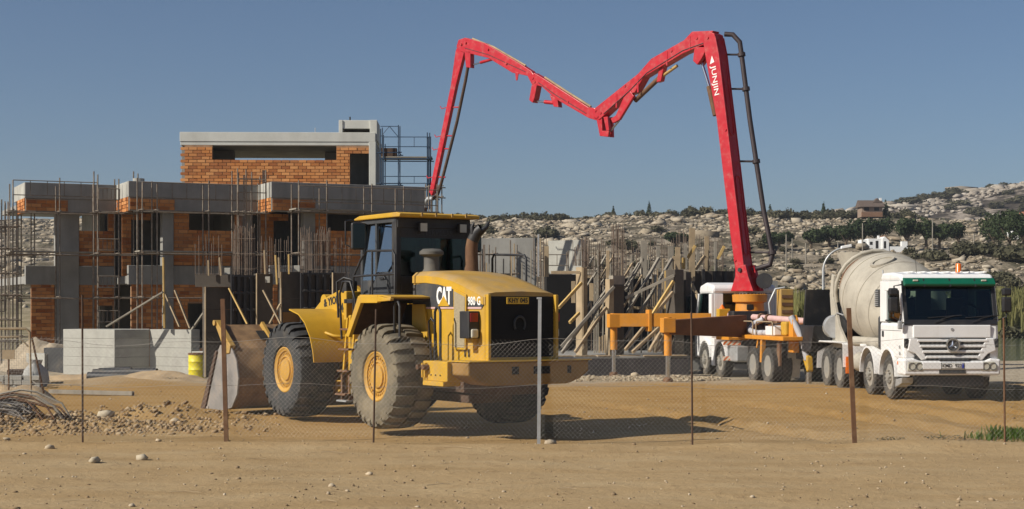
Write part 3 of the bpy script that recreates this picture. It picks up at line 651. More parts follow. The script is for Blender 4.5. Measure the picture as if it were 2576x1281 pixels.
def vw(x, y, z=0): c, s = math.cos(VA), math.sin(VA); return (V_O[0]+x*c-y*s, V_O[1]+x*s+y*c, z)
LV = [.85, 2.5, 4.15, 5.75]
scaffold('scaffold along the leftmost wing of the villa', vw(-15.3, 3.1), VA, [0, 1.7, 3.1], .9, LV[1:], -.1, 7.0, [(6.35,.55)], boards=[4.15])
scaffold('narrow scaffold tower with stub frames where left and middle wings meet', vw(-12.35, 2.2), VA, [0, .78, 1.5], .8, LV, -.1, 7.2, ladder=[1.6, 2.9, 4.3, 6.2])
scaffold('scaffold along the middle wing of the villa', vw(-11.0, .7), VA, [0, .55, 2.5, 4.4], .9, LV, -.1, 6.9, [(6.2,.6)], boards=[4.15])
scaffold('scaffold tower packed with tubes where middle and right wings meet', vw(-7.5, .3), VA, [0, .25, .55, 1.1], .8, LV, -.1, 7.3, [(6.5,.5)], ladder=[5.2])
scaffold('scaffold along the right wing behind the loader cab', vw(-5.6, -1.3), VA, [0, 1.1, 2.9, 4.2, 5.6], .9, LV, -.1, 6.8, [(6.1,.6)], boards=[5.75])
scaffold('scaffold tower cut by the left edge of the frame', (XU(-12, 58), 58, 0), VA, [0, .35, .75], 1.0, [.9, 1.7, 2.6, 3.4, 4.3, 5.1], -.1, 6.2, ladder=[4.9, 3.6, 2.0])
scaffold('low scaffold behind the mesh barrier at far left', (XU(20, 62), 62, 0), VA, [0, .5, 1.0], .9, [1.0, 2.6, 4.2], -.1, 6.4)
D = 69; zq = 6.4
t = scaffold('dark blue scaffold frames beside the upper storey against the sky', (XU(957, D), D, 0), R(1), [0, .78], 1.2, [ZV(385,D), ZV(462,D)], zq, ZV(310,D), m='scaf_blue', group='blue scaffolds')
for a, b_ in (((0,0,ZV(345,D)), (.39,0,ZV(318,D))), ((.39,0,ZV(318,D)), (.78,0,ZV(345,D))), ((0,0,ZV(318,D)), (.78,0,ZV(318,D)))): MB().cyl(a, b_, .016, n=6).build('brace', M['scaf_blue'], t)
MB().bb(.02, .7, .1, .6, ZV(397,D), ZV(372,D)).build('crate', M['rust_dark'], t)
scaffold('blue scaffold platform with guard frames beside the boom tip', (XU(965, D), D-.1, 0), R(1), [0, 1.9, 2.0], 1.2, [ZV(400,D)], zq, ZV(343,D), [(ZV(370,D), .42), (ZV(462,D), .30)], m='scaf_blue', boards=[ZV(401,D)], group='blue scaffolds')
scaffold('slender scaffold frame by the pump hose end', (XU(1085, 65), 65, 0), R(20), [0, .28, .45], .8, [ZV(497,65), ZV(470,65)], -.1, ZV(462,65), m='scaf')
# ---------------------------------------------------------------- pale retaining walls before the villa
def wall_px(label, u0, D0, u1, D1, zt, th=.3, m='concrete_light', lifts=True, zb=-.4, name='retaining_wall'):
    p0 = Vector((XU(u0,D0), D0, 0)); p1 = Vector((XU(u1,D1), D1, 0)); d = p1 - p0; L = d.length
    t = thing(name, label, 'wall', p0, math.atan2(d.y, d.x))
    if lifts:   # cast in lifts with slightly stepped board marks
        k = 6; h = (zt - zb)/k
        for i in range(k):
            MB().bb(0, L, random.uniform(-.008,.008), th, zb+h*i, zb+h*(i+1)-.004).build('cast_lift', M[m], t, bevel=.009)
    else: MB().bb(0, L, 0, th, zb, zt).build('face', M[m], t, bevel=.01)
    return t
def block_wall(label, foot, zt, zb=-.4, k=6, m='concrete_light'):
    t = thing('retaining_wall', label, 'wall', (foot[0][0], foot[0][1], 0)); h = (zt-zb)/k
    for i in range(k):
        j = random.uniform(-.008, .008); MB().prism([(x-foot[0][0], y-foot[0][1]+j) for x, y in foot], 'z', zb+h*i, zb+h*(i+1)-.004).build('cast_lift', M[m], t, bevel=.009)
block_wall('bright pale concrete wall at left with its shaded return face', [(XU(159,53.4), 53.4), (XU(288,52.2), 52.2), (XU(376,52.9), 52.9), (XU(376,52.9)-.3, 54.2), (XU(159,53.4)+.3, 54.4)], 1.42)
block_wall('pale concrete wall right of the shaded return, beside the barrel', [(XU(376.5,52.92), 52.92), (XU(481,52.0), 52.0), (XU(481,52)+.2, 52.4), (XU(376.5,52.92)+.2, 53.3)], 1.42)
wall_px('low white concrete step behind the yellow barrel', 482, 51.6, 530, 51.2, .72, .8, lifts=False)
wall_px('low white wall with dark opening at far left', 66, 55.5, 112, 54.9, .55, .4, lifts=False)
t = wall_px('dark sheeted opening beside the low white wall', 110, 55.1, 160, 54.4, .75, .3, 'plastic_black', lifts=False, name='sheeted_panel')
# ================================================================ formwork, rebar and timber props
def bar(label, a, b, w, h, m='wood', name='timber_brace', group='timber braces in the formwork', cat='plank'):
    bm = MB(); bm.beam(a, b, w, h); return tag(bm.build(name, M[m], bevel=.006), label, cat, group)
def rebar_cage(label, u0, u1, vt, vb, D, n, depth=.5, r=.011, jit=14, ties=3, group='rebar cages'):
    b = MB(); rr = random.Random(int(u0*7+vt))
    for i in range(n):
        u = u0 + (u1-u0)*(i+rr.uniform(.1,.9))/n; dd = D + rr.uniform(0, depth); top = vt + rr.uniform(0, jit*2.2)
        p0, p1 = W(u, vb, dd), W(u + rr.uniform(-1.5,1.5), top, dd); b.cyl(p0, p1, r*rr.uniform(.8,1.25), n=5)
    for k in range(ties):
        v = vb + (vt + jit - vb)*(k+.6)/(ties+.3); pts = [W(u0,v,D), W(u1,v,D), W(u1,v,D+depth), W(u0,v,D+depth)]
        for i in range(4): b.cyl(pts[i], pts[(i+1)%4], r*.8, n=5)
    return tag(b.build('rebar_cage', M['rebar']), label, 'rebar', group)
# --- tall plywood column forms left of the loader
def form_panel(label, u0, u1, vt, D, zb, th=.45, m='ply', slant=0, ribs=0, rib_u=None, extra=None):
    x0, x1, zt = XU(u0,D), XU(u1,D), ZV(vt,D); t = thing('column_form', label, 'formwork', ((x0+x1)/2, D, zb), R(25), 'plywood column forms'); w = (x1-x0)/2; h = zt - zb
    k = 4; ph = h/k
    for i in range(k): MB().bb(-w, w, 0, th, ph*i, ph*(i+1)-.006).build('panel', M[m], t, bevel=.006)
    MB().bb(-w-.03, -w-.002, -.03, .06, 0, h).build('edge_batten', M['wood'], t)
    return t
D = 50
form_panel('dark plywood form at the left, below the wide board', 518, 583, 722, D, -.05)
tag(MB().bb(XU(493,D), XU(583,D), D-.12, D-.02, ZV(722,D), ZV(692,D)).build('form_board', M['ply']), 'wide dark board projecting left across the top of the form', 'board')
form_panel('narrow dark plywood form between the two rebar grids', 647, 687, 688, D, -.05)
t = form_panel('plywood form with orange sheet beside the yellow plank', 708, 757, 684, D, -.05, m='ply')
b = MB().bb(-.28, .29, -.03, -.004, 1.3, 2.05); b.build('orange_sheet', M['ply_orange'], t)
form_panel('dark plywood form behind the loader handrail', 838, 868, 686, D, -.05)
def bar_grid(label, u0, u1, vt, vb, D, nx, ny, back='ply', back_lower=None):
    t = thing('soldier_grid', label, 'formwork', (XU((u0+u1)/2,D), D, ZV(vb,D)), R(25)); w = (XU(u1,D)-XU(u0,D))/2; h = ZV(vt,D)-ZV(vb,D)
    for i in range(nx):
        for j in range(ny):
            xx0 = -w+2*w*i/nx; MB().bb(xx0+.01, xx0+2*w/nx-.01, .02, .14, h*j/ny+.01, h*(j+1)/ny-.01).build('panel', M[back_lower if back_lower and j in (1,) else back], t)
    for i in range(nx+1): MB().bb(-w+2*w*i/nx-.045, -w+2*w*i/nx+.045, -.10, .015, 0, h+random.uniform(-.05,.08)).build('soldier', M['black'], t)
    for j in range(ny): MB().bb(-w, w, -.16, -.105, h*(j+.95)/ny-.04, h*(j+.95)/ny+.02).build('waler', M['black'], t)
    return t
bar_grid('dark steel soldier grid holding the left column form', 583, 646, 692, 862, D-.05, 4, 4)
bar_grid('dark steel soldier grid holding the right column form', 757, 836, 686, 862, D-.05, 4, 4, back_lower=None)
rebar_cage('dense rebar cage standing over the left column form', 586, 642, 560, 700, D+.2, 34, .5)
rebar_cage('sparse tall rebar between the two column forms', 640, 735, 590, 700, D+.8, 16, .9, ties=2)
rebar_cage('dense rebar cage standing over the right column form', 755, 832, 566, 700, D+.2, 40, .5)
rebar_cage('short rebar ends above the panel behind the loader mirror', 835, 880, 590, 705, D+.5, 9, .5)
rebar_cage('thin rebar starters in front of the middle wing', 490, 560, 590, 720, D+3, 9, .6, ties=2)
for u0, v0, u1, v1, m, w_, lab in ((411,648,414,826,'wood_yellow',.15,'tall upright yellow plank standing on the pale wall'), (414,735,452,822,'wood',.08,'pale strut leaning right from the tall yellow plank'), (440,730,478,826,'wood',.07,'second pale strut beside the pale wall'), (268,822,410,735,'wood_grey',.12,'long grey brace rising to the tall yellow plank'),
        (470,848,516,782,'wood_grey',.09,'grey board slanting across the end of the pale wall'), (524,655,525,694,'wood',.05,'short upright stake on the wide dark board'), (552,648,556,694,'wood',.05,'slim upright stake right of the short one on the dark board'), (576,725,622,815,'wood_yellow',.06,'yellow-lit strut leaning against the left soldier grid'), (662,730,706,815,'wood',.06,'pale strut crossing behind the bucket'), (705,765,678,815,'wood',.06,'shorter strut crossing the pale one behind the bucket'),
        (693,642,697,716,'wood_yellow',.12,'bright upright plank between the column forms'), (701,648,703,700,'wood',.08,'thin upright batten beside the bright plank'), (726,640,727,690,'wood_yellow',.05,'short yellow stake above the orange-sheeted form'), (665,630,667,690,'wood',.08,'upright batten above the narrow dark form')):
    D0 = D - .25 if u0 > 480 else 52.3
    bar(lab, W(u0,v0,D0), W(u1,v1,D0-.35 if abs(u1-u0) > 10 else D0), w_, .05, m, 'timber_brace' if abs(u1-u0) > 10 else 'timber_post')
for u, v, lab in ((672,712,'small pale block on top of the narrow form'), (572,690,'stack of pale offcuts on the dark board'), (747,684,'small pale block on top of the orange-sheeted form')):
    b = MB().bb(XU(u,D)-.09, XU(u,D)+.09, D, D+.15, ZV(v,D), ZV(v,D)+.2); tag(b.build('concrete_block', M['concrete_light'], bevel=.01), lab, 'block')
# --- raised slab right of the loader with its forest of props
SLA = R(10); s0 = Vector((XU(1380,52.3), 52.3, 0))
slab = thing('foundation_slab', 'low dark-faced foundation slab under the timber props', 'slab', s0, SLA)
MB().bb(0, 4.75, 0, 9, -.5, .52).build('slab_body', M['concrete'], slab, bevel=.02)
MB().bb(-.02, 4.77, -.05, -.003, -.3, .46).build('front_shade_sheet', mat('slab_front_shade', (.03,.027,.03), .8, var=.3), slab)  # near-black sheet, paints the shade of the slab's front face
for i in range(6): MB().bb(.1+i*.78, .8+i*.78, -.12+random.uniform(0,.2), .1+random.uniform(0,.2), .525, .56).build('edge_board', M['wood'], slab)
MB().bb(5.0, 11.2, 4.2, 9, -.5, .5).build('rear_slab', M['concrete'], slab, bevel=.02)
def col(label, u0, u1, vt, D, m='concrete', zb=.5, th=.45, cap=False, board=None, name='concrete_column'):
    x0, x1 = XU(u0,D), XU(u1,D); h = ZV(vt,D)-zb; w = (x1-x0)/2
    t = thing(name, label, 'column', ((x0+x1)/2, D, zb), R(25)); MB().bb(-w, w, 0, th, 0, h).build('shaft', M[m], t, bevel=.012)
    if cap: MB().bb(-w-.12, w+.1, -.08, th+.1, h-.36, h-.32).build('clamp_collar', M['ply'], t); MB().bb(-w-.02, w+.02, -.02, th+.02, h-.28, h+.02).build('head_form', M['wood_grey'], t)
    if board: MB().bb(-w-board, -w-.002, -.04, th*.6, 0, h-.1).build('side_board', M['wood'], t)
    return t
col('formed concrete column with timber collar and rebar, mid props', 1541, 1572, 695, 53.6, 'ply', cap=True, board=.16)
col('pale timber-cased post in front of the white wall', 1463, 1479, 672, 53.9, 'wood')
col('tall grey-brown wall form at the right end of the props', 1696, 1722, 678, 53.9, 'ply', th=.8)
col('second grey-brown form panel behind the tall one', 1724, 1740, 684, 54.8, 'ply', th=.8)
t = thing('wall_form', 'long plywood wall form behind the white truck cab', 'formwork', (XU(1742,57.5), 57.5, .3), R(6)); L = XU(1962,57.5)-XU(1742,57.5); hh = ZV(682,57.5)-.3
for i in range(8):
    MB().bb(L*i/8+.01, L*(i+1)/8-.01, 0, .1, 0, hh-(0.35 if i > 5 else 0)).build('panel', M['ply'] if i < 6 else M['concrete'], t)
    if i < 6: MB().bb(L*i/8-.05, L*i/8+.05, -.1, -.004, 0, hh+random.uniform(-.05,.1)).build('soldier', M['black'], t)
# pale walls further back
def back_wall(label, u0, u1, vt, D, D1, m='concrete_light'): return wall_px(label, u0, D, u1, D1, ZV(vt,D), .25, m, lifts=False, name='concrete_wall')
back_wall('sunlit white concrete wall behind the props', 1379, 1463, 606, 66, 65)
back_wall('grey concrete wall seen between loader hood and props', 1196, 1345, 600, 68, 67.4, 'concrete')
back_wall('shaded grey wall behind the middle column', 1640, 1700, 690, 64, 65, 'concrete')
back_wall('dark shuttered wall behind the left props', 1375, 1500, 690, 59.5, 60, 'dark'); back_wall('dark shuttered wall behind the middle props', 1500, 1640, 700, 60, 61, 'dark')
scaffold('small guard frame before the sunlit white wall', (XU(1372,62), 62, 0), R(5), [0, .9], .5, [ZV(690,62)], .4, ZV(638,62), [(ZV(668,62), .42)], m='scaf', group='guard frames')
def cp(x, y): return (1371 + .275*x, 553.5 + .275*y)
props = [((600,590),(155,1215),54.2,52.7,'wood_grey','long grey brace from the collared column down to the slab edge'), ((632,610),(150,1160),53.4,52.9,'wood_grey','second long grey brace from the collared column'), ((560,800),(275,1210),53.5,52.6,'wood','shorter pale brace under the two long ones'),
 ((335,575),(125,805),53.6,53.0,'wood_yellow','yellow brace from the cased post towards the loader'), ((312,850),(225,940),53.6,53.2,'wood_yellow','short orange brace low beside the cased post'), ((895,355),(740,650),56.0,55.0,'wood_grey','upper grey brace leaning off the leftmost tall post'),
 ((1040,350),(745,865),56.0,54.2,'wood_grey','long grey brace crossing left of the middle of the props'), ((1160,355),(865,862),56.0,54.4,'wood_grey','long grey brace parallel to the crossing one'), ((1180,508),(735,715),53.8,53.8,'wood_grey','shallow grey brace tying collared column to the wall form'),
 ((1175,560),(985,862),53.7,53.2,'wood_yellow','yellow brace against the wall form'), ((1170,660),(1000,872),53.8,53.3,'wood','pale brace under the yellow one at the wall form'), ((930,950),(735,1188),53.6,52.8,'wood','low pale brace seen under the outrigger beam'),
 ((1070,960),(800,1212),53.8,52.8,'wood','longest low pale brace under the outrigger beam'), ((1082,980),(955,1200),53.8,53.0,'wood','steep low brace near the outrigger leg'), ((815,945),(730,1085),54.3,53.8,'wood_grey','short steep brace beside the collared column foot'),
 ((1375,235),(1305,350),56.5,56.5,'wood_yellow','short yellow brace high beside the tallest post'), ((1345,590),(1420,760),56.8,56.2,'wood','pale strut leaning towards the truck cab'), ((1640,240),(1580,360),57.4,57.4,'wood_yellow','short yellow brace above the truck cab'), ((1460,330),(1380,450),57.4,57.2,'wood','dark brace above the truck cab')]
for a, b_, D0, D1, m, lab in props: bar(lab, W(*cp(*a), D0), W(*cp(*b_), D1), .085, .10, m)
posts = [(575,280,535,53.8,.11,'wood','slim upright post left of the collared column head'), (905,190,520,56.2,.22,'wood_grey','tall dark post right of the rebar bundle'), (1035,240,500,56.3,.13,'wood_grey','upright post in the middle of the props'), (1152,240,480,56.3,.2,'wood_grey','dark upright post left of the wall form'), (1215,250,455,56,.18,'wood','pale upright post over the wall form'),
 (1110,465,860,54.4,.12,'wood_yellow','yellow upright post left of the wall form'), (1345,75,560,57,.22,'wood','tallest pale post of the formwork'), (1285,215,450,56.4,.12,'wood_grey','thin post just left of the tallest one'), (1180,330,460,56,.1,'wood','short pale post by the wall form top'), (345,440,1185,53.85,.07,'wood','long batten on the cased post'),
 (1268,345,450,56.2,.12,'wood_yellow','short yellow post behind the wall form'), (15,240,520,58,.16,'wood','upright post right behind the loader hood'), (-60,130,520,58,.06,'grey_steel','pale steel pole behind the loader hood'), (1560,200,470,58.0,.1,'wood_grey','thin post beside the red mast'), (1480,150,470,58,.16,'wood','pale post left of the red mast'), (1400,270,470,58,.12,'wood_grey','grey post behind the wall form panels'),
 (500,1070,1215,53,.05,'wood','first of three short stakes on the slab'), (525,1060,1215,53,.05,'wood','middle of three short stakes on the slab'), (548,1050,1215,53,.05,'wood','last of three short stakes on the slab'), (260,560,760,55,.14,'wood','short pale post inside the left props'), (425,580,740,55,.14,'wood','pale block post between cased post and column')]
for x, y0, y1, D0, w_, m, lab in posts: bar(lab, W(*cp(x,y0), D0), W(*cp(x,y1), D0), w_, .06, m, 'timber_post', 'upright posts in the formwork', 'post')
for x0, x1, yt, yb, D0, n, lab in ((610,725,25,512,53.8,18,'tall rebar bundle over the collared column'), (335,400,150,430,53.9,12,'rebar bundle over the cased post'), (255,335,170,420,55,9,'rebar in front of the white wall'), (400,560,170,520,56,11,'sparse rebar between white wall and column'), (730,900,180,520,57,13,'sparse rebar right of the column'), (900,1180,150,520,58,18,'sparse rebar forest behind the braces'), (1200,1330,70,455,57,12,'rebar over the wall form'), (1380,1640,130,470,58.5,18,'rebar left of the red mast behind the cab'), (-110,20,120,520,60,9,'rebar behind the loader hood'), (900,1180,480,860,58,16,'pale rods and battens in the shadow behind the braces'), (420,560,500,1200,57,8,'thin rods between cased post and column')):
    a, b_ = cp(x0, yt), cp(x1, yb); rebar_cage(lab, a[0], b_[0], a[1], b_[1], D0, n, .9, .012, 12, 2)
for (x0,y0,x1,y1,D0,lab) in ((55,480,320,480,53.9,'horizontal pale plank across the white wall'), (800,805,1000,805,55,'horizontal plank low behind the braces'), (390,520,560,520,57,'dark horizontal rail between post and column')):
    bar(lab, W(*cp(x0,y0), D0), W(*cp(x1,y1), D0), .05, .10, 'wood', 'timber_rail')
# sunlit rods and boards in the shadow under the outrigger
for i in range(16):
    x = 1030 + rng.uniform(0, 140); bar('slim pale rod leaning in the shadow beside the outrigger leg', W(*cp(x+40,880+rng.uniform(0,120)), 54.2), W(*cp(x-20,1205), 53.4), .03, .03, 'wood', 'timber_rod', 'slim rods beside the outrigger leg')

ex = random.Random(21)
for i in range(22):
    u = ex.uniform(1185, 1372); D0 = ex.uniform(56.5, 62); vt = ex.uniform(588, 670); bar('upright batten in the cluster seen over the loader hood', W(u, vt, D0), W(u+ex.uniform(-2,2), 745, D0), ex.uniform(.04,.13), .05, ex.choice(['wood','wood_grey','wood_grey','rebar']), 'timber_post', 'battens over the loader hood', 'post')
for i in range(26):
    u = ex.uniform(1480, 1700); D0 = ex.uniform(54.5, 58.5); vt = ex.uniform(620, 740); bar('upright batten deep among the timber props', W(u, vt, D0), W(u+ex.uniform(-3,3), 888, D0), ex.uniform(.03,.10), .05, ex.choice(['wood','wood_grey','wood_grey']), 'timber_post', 'battens deep among the props', 'post')
for i in range(12):
    u = ex.uniform(1490, 1680); D0 = ex.uniform(54.5, 57); v0 = ex.uniform(640, 760); l = ex.uniform(40, 90); bar('slanting batten deep among the timber props', W(u, v0, D0), W(u-l*.7, v0+l*1.2, D0-.6), .06, .06, ex.choice(['wood','wood_grey']), 'timber_brace', 'slanting battens deep among the props')
scaffold('tube frame standing above the loader hood', (XU(1192,60), 60, 0), R(25), [0, .9, 1.8], .6, [ZV(690,60), ZV(640,60)], .4, ZV(605,60), m='scaf', group='guard frames')
# ================================================================ wheels for the two trucks
def truck_wheel_meshes(Rr, w, rimr, tread=40, front=False):
    h = w/2; base = Rr - .018
    prof = [(rimr,-h*.80),(rimr+.05,-h*.98),(Rr*.80,-h*1.06),(Rr*.93,-h*.99),(base,-h*.80),(base,h*.80),(Rr*.93,h*.99),(Rr*.80,h*1.06),(rimr+.05,h*.98),(rimr,h*.80)]
    b = MB(); b.lathe(prof, n=40, closed=True)
    for k in range(tread):
        a = 2*math.pi*k/tread; ca, sa = math.cos(a), math.sin(a)
        for s in (-1, 0, 1):
            y0, y1 = (-h*.84, -h*.34) if s < 0 else ((-h*.26, h*.26) if s == 0 else (h*.34, h*.84)); ph = a + (.5 if s == 0 else 0)*2*math.pi/tread; ca, sa = math.cos(ph), math.sin(ph); tw = math.pi*Rr/tread*.72
            vs = []
            for rr_, y in ((base-.01,y0),(base-.01,y1),(Rr,y1*.98 if s else y1),(Rr,y0*.98 if s else y0)):
                for q in (-tw, tw): vs.append((rr_*ca - q*sa, y, rr_*sa + q*ca))
            b.add(vs, [(0,1,3,2),(2,3,5,4),(4,5,7,6),(6,7,1,0),(0,2,4,6),(1,7,5,3)])
    tyre = b.mesh('tyre', 35)
    r = MB()
    if front: r.lathe([(rimr+.015,h*.84),(rimr-.02,h*.86),(rimr-.045,h*.5),(rimr*.62,h*.62),(rimr*.58,h*.95),(rimr*.40,h*1.02),(rimr*.36,h*1.3),(0,h*1.32)], n=28)
    else: r.lathe([(rimr+.015,h*.84),(rimr-.02,h*.86),(rimr-.06,h*.1),(rimr*.66,-h*.2),(rimr*.60,-h*.25),(rimr*.40,-h*.25),(rimr*.38,h*.7),(rimr*.30,h*.8),(0,h*.82)], n=28)
    for k in range(10):
        a = 2*math.pi*k/10; q = rimr*(.5); hh = h*(.98 if front else -.22); r.cyl((q*math.cos(a),hh-.02,q*math.sin(a)), (q*math.cos(a),hh+.05,q*math.sin(a)), .022, n=6)
    return tyre, r.mesh('rim', 40)
M['rim_grey'] = mat('dusty_rim', (.30,.29,.26), .6, .3, var=.2, dirt=(.34,.28,.2), dirt_amt=.5, dscale=4)
M['tyre_truck'] = mat('truck_tyre', (.045,.043,.040), .9, var=.25, dirt=(.18,.15,.11), dirt_amt=.5, dscale=3, bmp=.15, bscale=25)
TF = truck_wheel_meshes(.54, .31, .30, front=True); TR = truck_wheel_meshes(.54, .29, .30)
for q in (TF, TR): q[0].materials.append(M['tyre_truck']); q[1].materials.append(M['rim_grey'])
def wheel(parent, meshes, x, y, z, flip=False):
    o = link('wheel', meshes[0], parent); o.location = (x, y, z)
    if flip: o.rotation_euler = (0, 0, math.pi)
    link('rim', meshes[1], o); return o
# ================================================================ concrete pump truck
pump = thing('concrete_pump_truck', 'white and orange concrete pump truck with raised red folding boom and outriggers', 'pump truck', (7.63, 53.4, -.12), R(100.1))
for x in (0, -1.7): wheel(pump, TF, x, 1.06, .54); wheel(pump, TF, x, -1.06, .54, True)
for x in (-4.95, -6.3):
    for s in (1, -1): wheel(pump, TR, x, s*1.08, .54, s < 0); wheel(pump, TR, x, s*.75, .54, s < 0)
pb = lambda name, x0,x1,y0,y1,z0,z1, m='orange', bevel=.02, parent=None: MB().bb(x0,x1,y0,y1,z0,z1).build(name, M[m], parent or pump, bevel=bevel)
pb('chassis_rail', -7.4, 1.1, .35, .5, .75, 1.02, 'black'); pb('chassis_rail', -7.4, 1.1, -.5, -.35, .75, 1.02, 'black')
for x in (0,-1.7,-4.95,-6.3): MB().cyl((x,-.9,.54), (x,.9,.54), .11, n=10).build('axle', M['black'], pump)
# cab, open shell with glass
cab = MB(); cab.prism([(-.55,1.0),(1.25,.55),(1.38,1.2),(1.30,1.95),(-.55,1.95)], 'y', -1.15, 1.15); cab.build('cab', M['white'], pump, bevel=.04)
MB().prism([(-.55,2.72),(1.0,2.72),(.9,3.0),(.3,3.1),(-.45,3.02),(-.58,2.9)], 'y', -1.1, 1.1).build('cab_roof', M['white'], pump, bevel=.08)
for y0, y1 in ((1.05,1.14),(-1.14,-1.05)):
    for q in ([(-.55,1.95),(-.25,1.95),(-.25,2.72),(-.55,2.72)], [(1.14,1.95),(1.30,1.95),(1.02,2.73),(.86,2.73)]): MB().prism(q, 'y', y0, y1).build('cab_pillar', M['white'], pump, bevel=.01)
    MB().bb(-.24, 1.13, (y0+y1)/2-.01, (y0+y1)/2+.01, 1.96, 2.71).build('side_window', M['glass_dark'], pump)
b = MB(); b.bb(-.56,-.50,-1.04,-.72,1.951,2.72); b.bb(-.56,-.50,.74,1.04,1.951,2.72); b.bb(-.56,-.50,-.72,.18,1.951,2.72); b.build('rear_wall', M['white'], pump, bevel=.01)
MB().bb(-.54,-.52,.18,.74,1.96,2.71).build('rear_window', M['glass_dark'], pump)
MB().prism([(-.585,2.0),(-.565,2.0),(-.565,2.62),(-.585,2.62)], 'y', -.62, .05).build('rear_panel', M['white'], pump, bevel=.01)
b = MB(); b.bb(.0,.5,.25,.8,1.955,2.45); b.bb(.0,.15,.25,.8,2.45,2.65); b.build('seat', M['black'], pump, bevel=.04)
MB().prism([(1.26,1.97),(1.30,1.97),(1.02,2.71),(.98,2.71)], 'y', -1.04, 1.04).build('windscreen', M['glass_dark'], pump)
b = MB(); b.tube([(1.2,1.14,2.75),(1.2,1.42,2.72),(1.2,1.44,2.4)], .015, 6); b.build('mirror_arm', M['black'], pump)
mi = pb('mirror', 1.12, 1.22, 1.33, 1.52, 2.0, 2.68, 'black', .04); MB().bb(1.112,1.118,1.36,1.49,2.04,2.64).build('mirror_glass', M['glass_dark'], mi)
pb('mirror', 1.12, 1.22, 1.34, 1.5, 1.78, 1.97, 'black', .04)
for x, x_ in ((0,.62),(-1.7,.62)):
    arc = [(x+.66*math.cos(a), .54+.66*math.sin(a)) for a in np.linspace(R(8), R(172), 12)]
    for s in (1,-1): MB().sheet(arc, 'y', s*.82, s*1.22, .05).build('mudguard', M['white'], pump, smooth=50)
pb('step_box', -1.02, -.72, .85, 1.2, .35, 1.25, 'white'); pb('fuel_tank', -3.3, -2.45, .75, 1.18, .55, 1.05, 'grey_steel', .05)
# hazard board
hz = pb('hazard_board_frame', -2.62, -2.58, .98, 1.24, .60, 1.18, 'grey_steel', .004)
def hazmat():
    m, t, p, out = nt('hazard_stripes'); w = N(t, 'TexWave', bands_direction='DIAGONAL'); w.inputs['Scale'].default_value = 3.6; t.links.new(N(t,'TexCoord').outputs['Object'], w.inputs[0])
    c = ramp(t, w.outputs[1], [(.48,(.62,.14,.03)),(.52,(.7,.62,.5))]); t.links.new(c, p.inputs['Base Color']); return m
M['hazard'] = hazmat()
for z in (.58, 1.06): MB().bb(-2.66,-2.63,.82,1.40,z,z+.13).build('hazard_strip', M['hazard'], pump)
# deck and pedestal
pb('deck', -7.6, -2.9, -1.15, 1.2, 1.30, 1.42); pb('front_deck', -2.7, -1.4, .5, 1.25, 1.22, 1.42); pb('subframe', -7.3, -.8, -.55, .55, 1.03, 1.3, 'black')
pb('pedestal_base', -2.3, -.75, -.75, .75, 1.3, 1.95, 'orange', .03); pb('swing_box', -2.9, -2.35, .0, 1.15, 1.43, 2.15, 'black', .03)
TX = -1.1
MB().lathe([(.0,1.9),(.50,1.9),(.46,2.42),(.56,2.45),(.58,2.68),(.5,2.7),(0,2.7)], (TX,0,.0), (0,0,1), 32).build('turret', M['orange'], pump, smooth=40)
b = MB(); 
for k in range(26):
    a = k*2*math.pi/26; b.cyl((TX+.50*math.cos(a),.50*math.sin(a),2.69), (TX+.50*math.cos(a),.50*math.sin(a),2.735), .022, n=6)
b.build('turret_bolts', M['rusty'], pump)
pb('turret_hatch', TX-.482, TX-.44, .02, .26, 2.18, 2.36, 'dark', .02)
pb('tool_box', -.95, -.62, .62, 1.0, 1.95, 2.22, 'yellow', .02); MB().cyl((-.8,.85,2.22), (-.8,.85,2.36), .1, .02, 10).build('warning_cone', M['amber'], pump)
# delivery line and hoses
b = MB(); b.tube([(-1.2,.72,2.02),(-1.7,.62,1.99),(-4.0,.35,1.93),(-6.9,-.05,1.84)], .095, 12); b.build('delivery_pipe', M['pink_hose'], pump, smooth=50)
for x, y, z in ((-1.6,.64,2.0),(-3.5,.41,1.95),(-4.0,.35,1.93),(-6.7,-.02,1.85)): MB().lathe([(.10,-.05),(.135,-.05),(.135,.05),(.10,.05)], (x,y,z), (-1,-.14,-.03), 14, closed=True).build('pipe_clamp', M['rusty'], pump)
MB().tube([(-3.9,.5,1.9),(-3.7,.75,1.75),(-3.9,.95,1.55),(-4.6,.95,1.48),(-5.3,.8,1.5)], .09, 10).build('bent_hose', mat('grey_hose', (.42,.42,.44), .6), pump, smooth=60)
b = MB()
for k in range(9):
    y = random.uniform(-.6,.7); x = random.uniform(-6.6,-3.2); b.tube([(x,y,1.45),(x-.1,y+.1,1.75),(x-.4,y+random.uniform(-.2,.2),1.8),(x-.7,y,1.5)], .025, 6)
stuff(b.build('hydraulic_hoses', M['black'], pump, smooth=60))
pb('oil_tank', -5.9, -5.0, -1.0, -.2, 1.43, 1.85, 'rusty', .05); pb('water_box', -6.3, -5.5, .55, 1.0, 1.43, 1.72, 'white', .03); pb('pump_cylinder_box', -6.8, -3.6, -.35, .35, 1.43, 1.72, 'orange', .03); pb('yellow_can', -6.85, -6.4, .5, .85, 1.43, 1.85, 'yellow', .06)
MB().lathe([(0,-.3),(.2,-.3),(.22,0),(.2,.3),(0,.3)], (-4.4,.15,1.75), (1,0,0), 14).build('accumulator', M['rusty'], pump, smooth=40)
for x0, x1 in ((-4.8,-3.4),(-6.6,-5.1)):
    MB().tube([(x0,1.15,1.42),(x0,1.15,1.78),(x0+.08,1.15,1.84),(x1-.08,1.15,1.84),(x1,1.15,1.78),(x1,1.15,1.42)], .02, 6).build('guard_rail', M['wood'], pump)
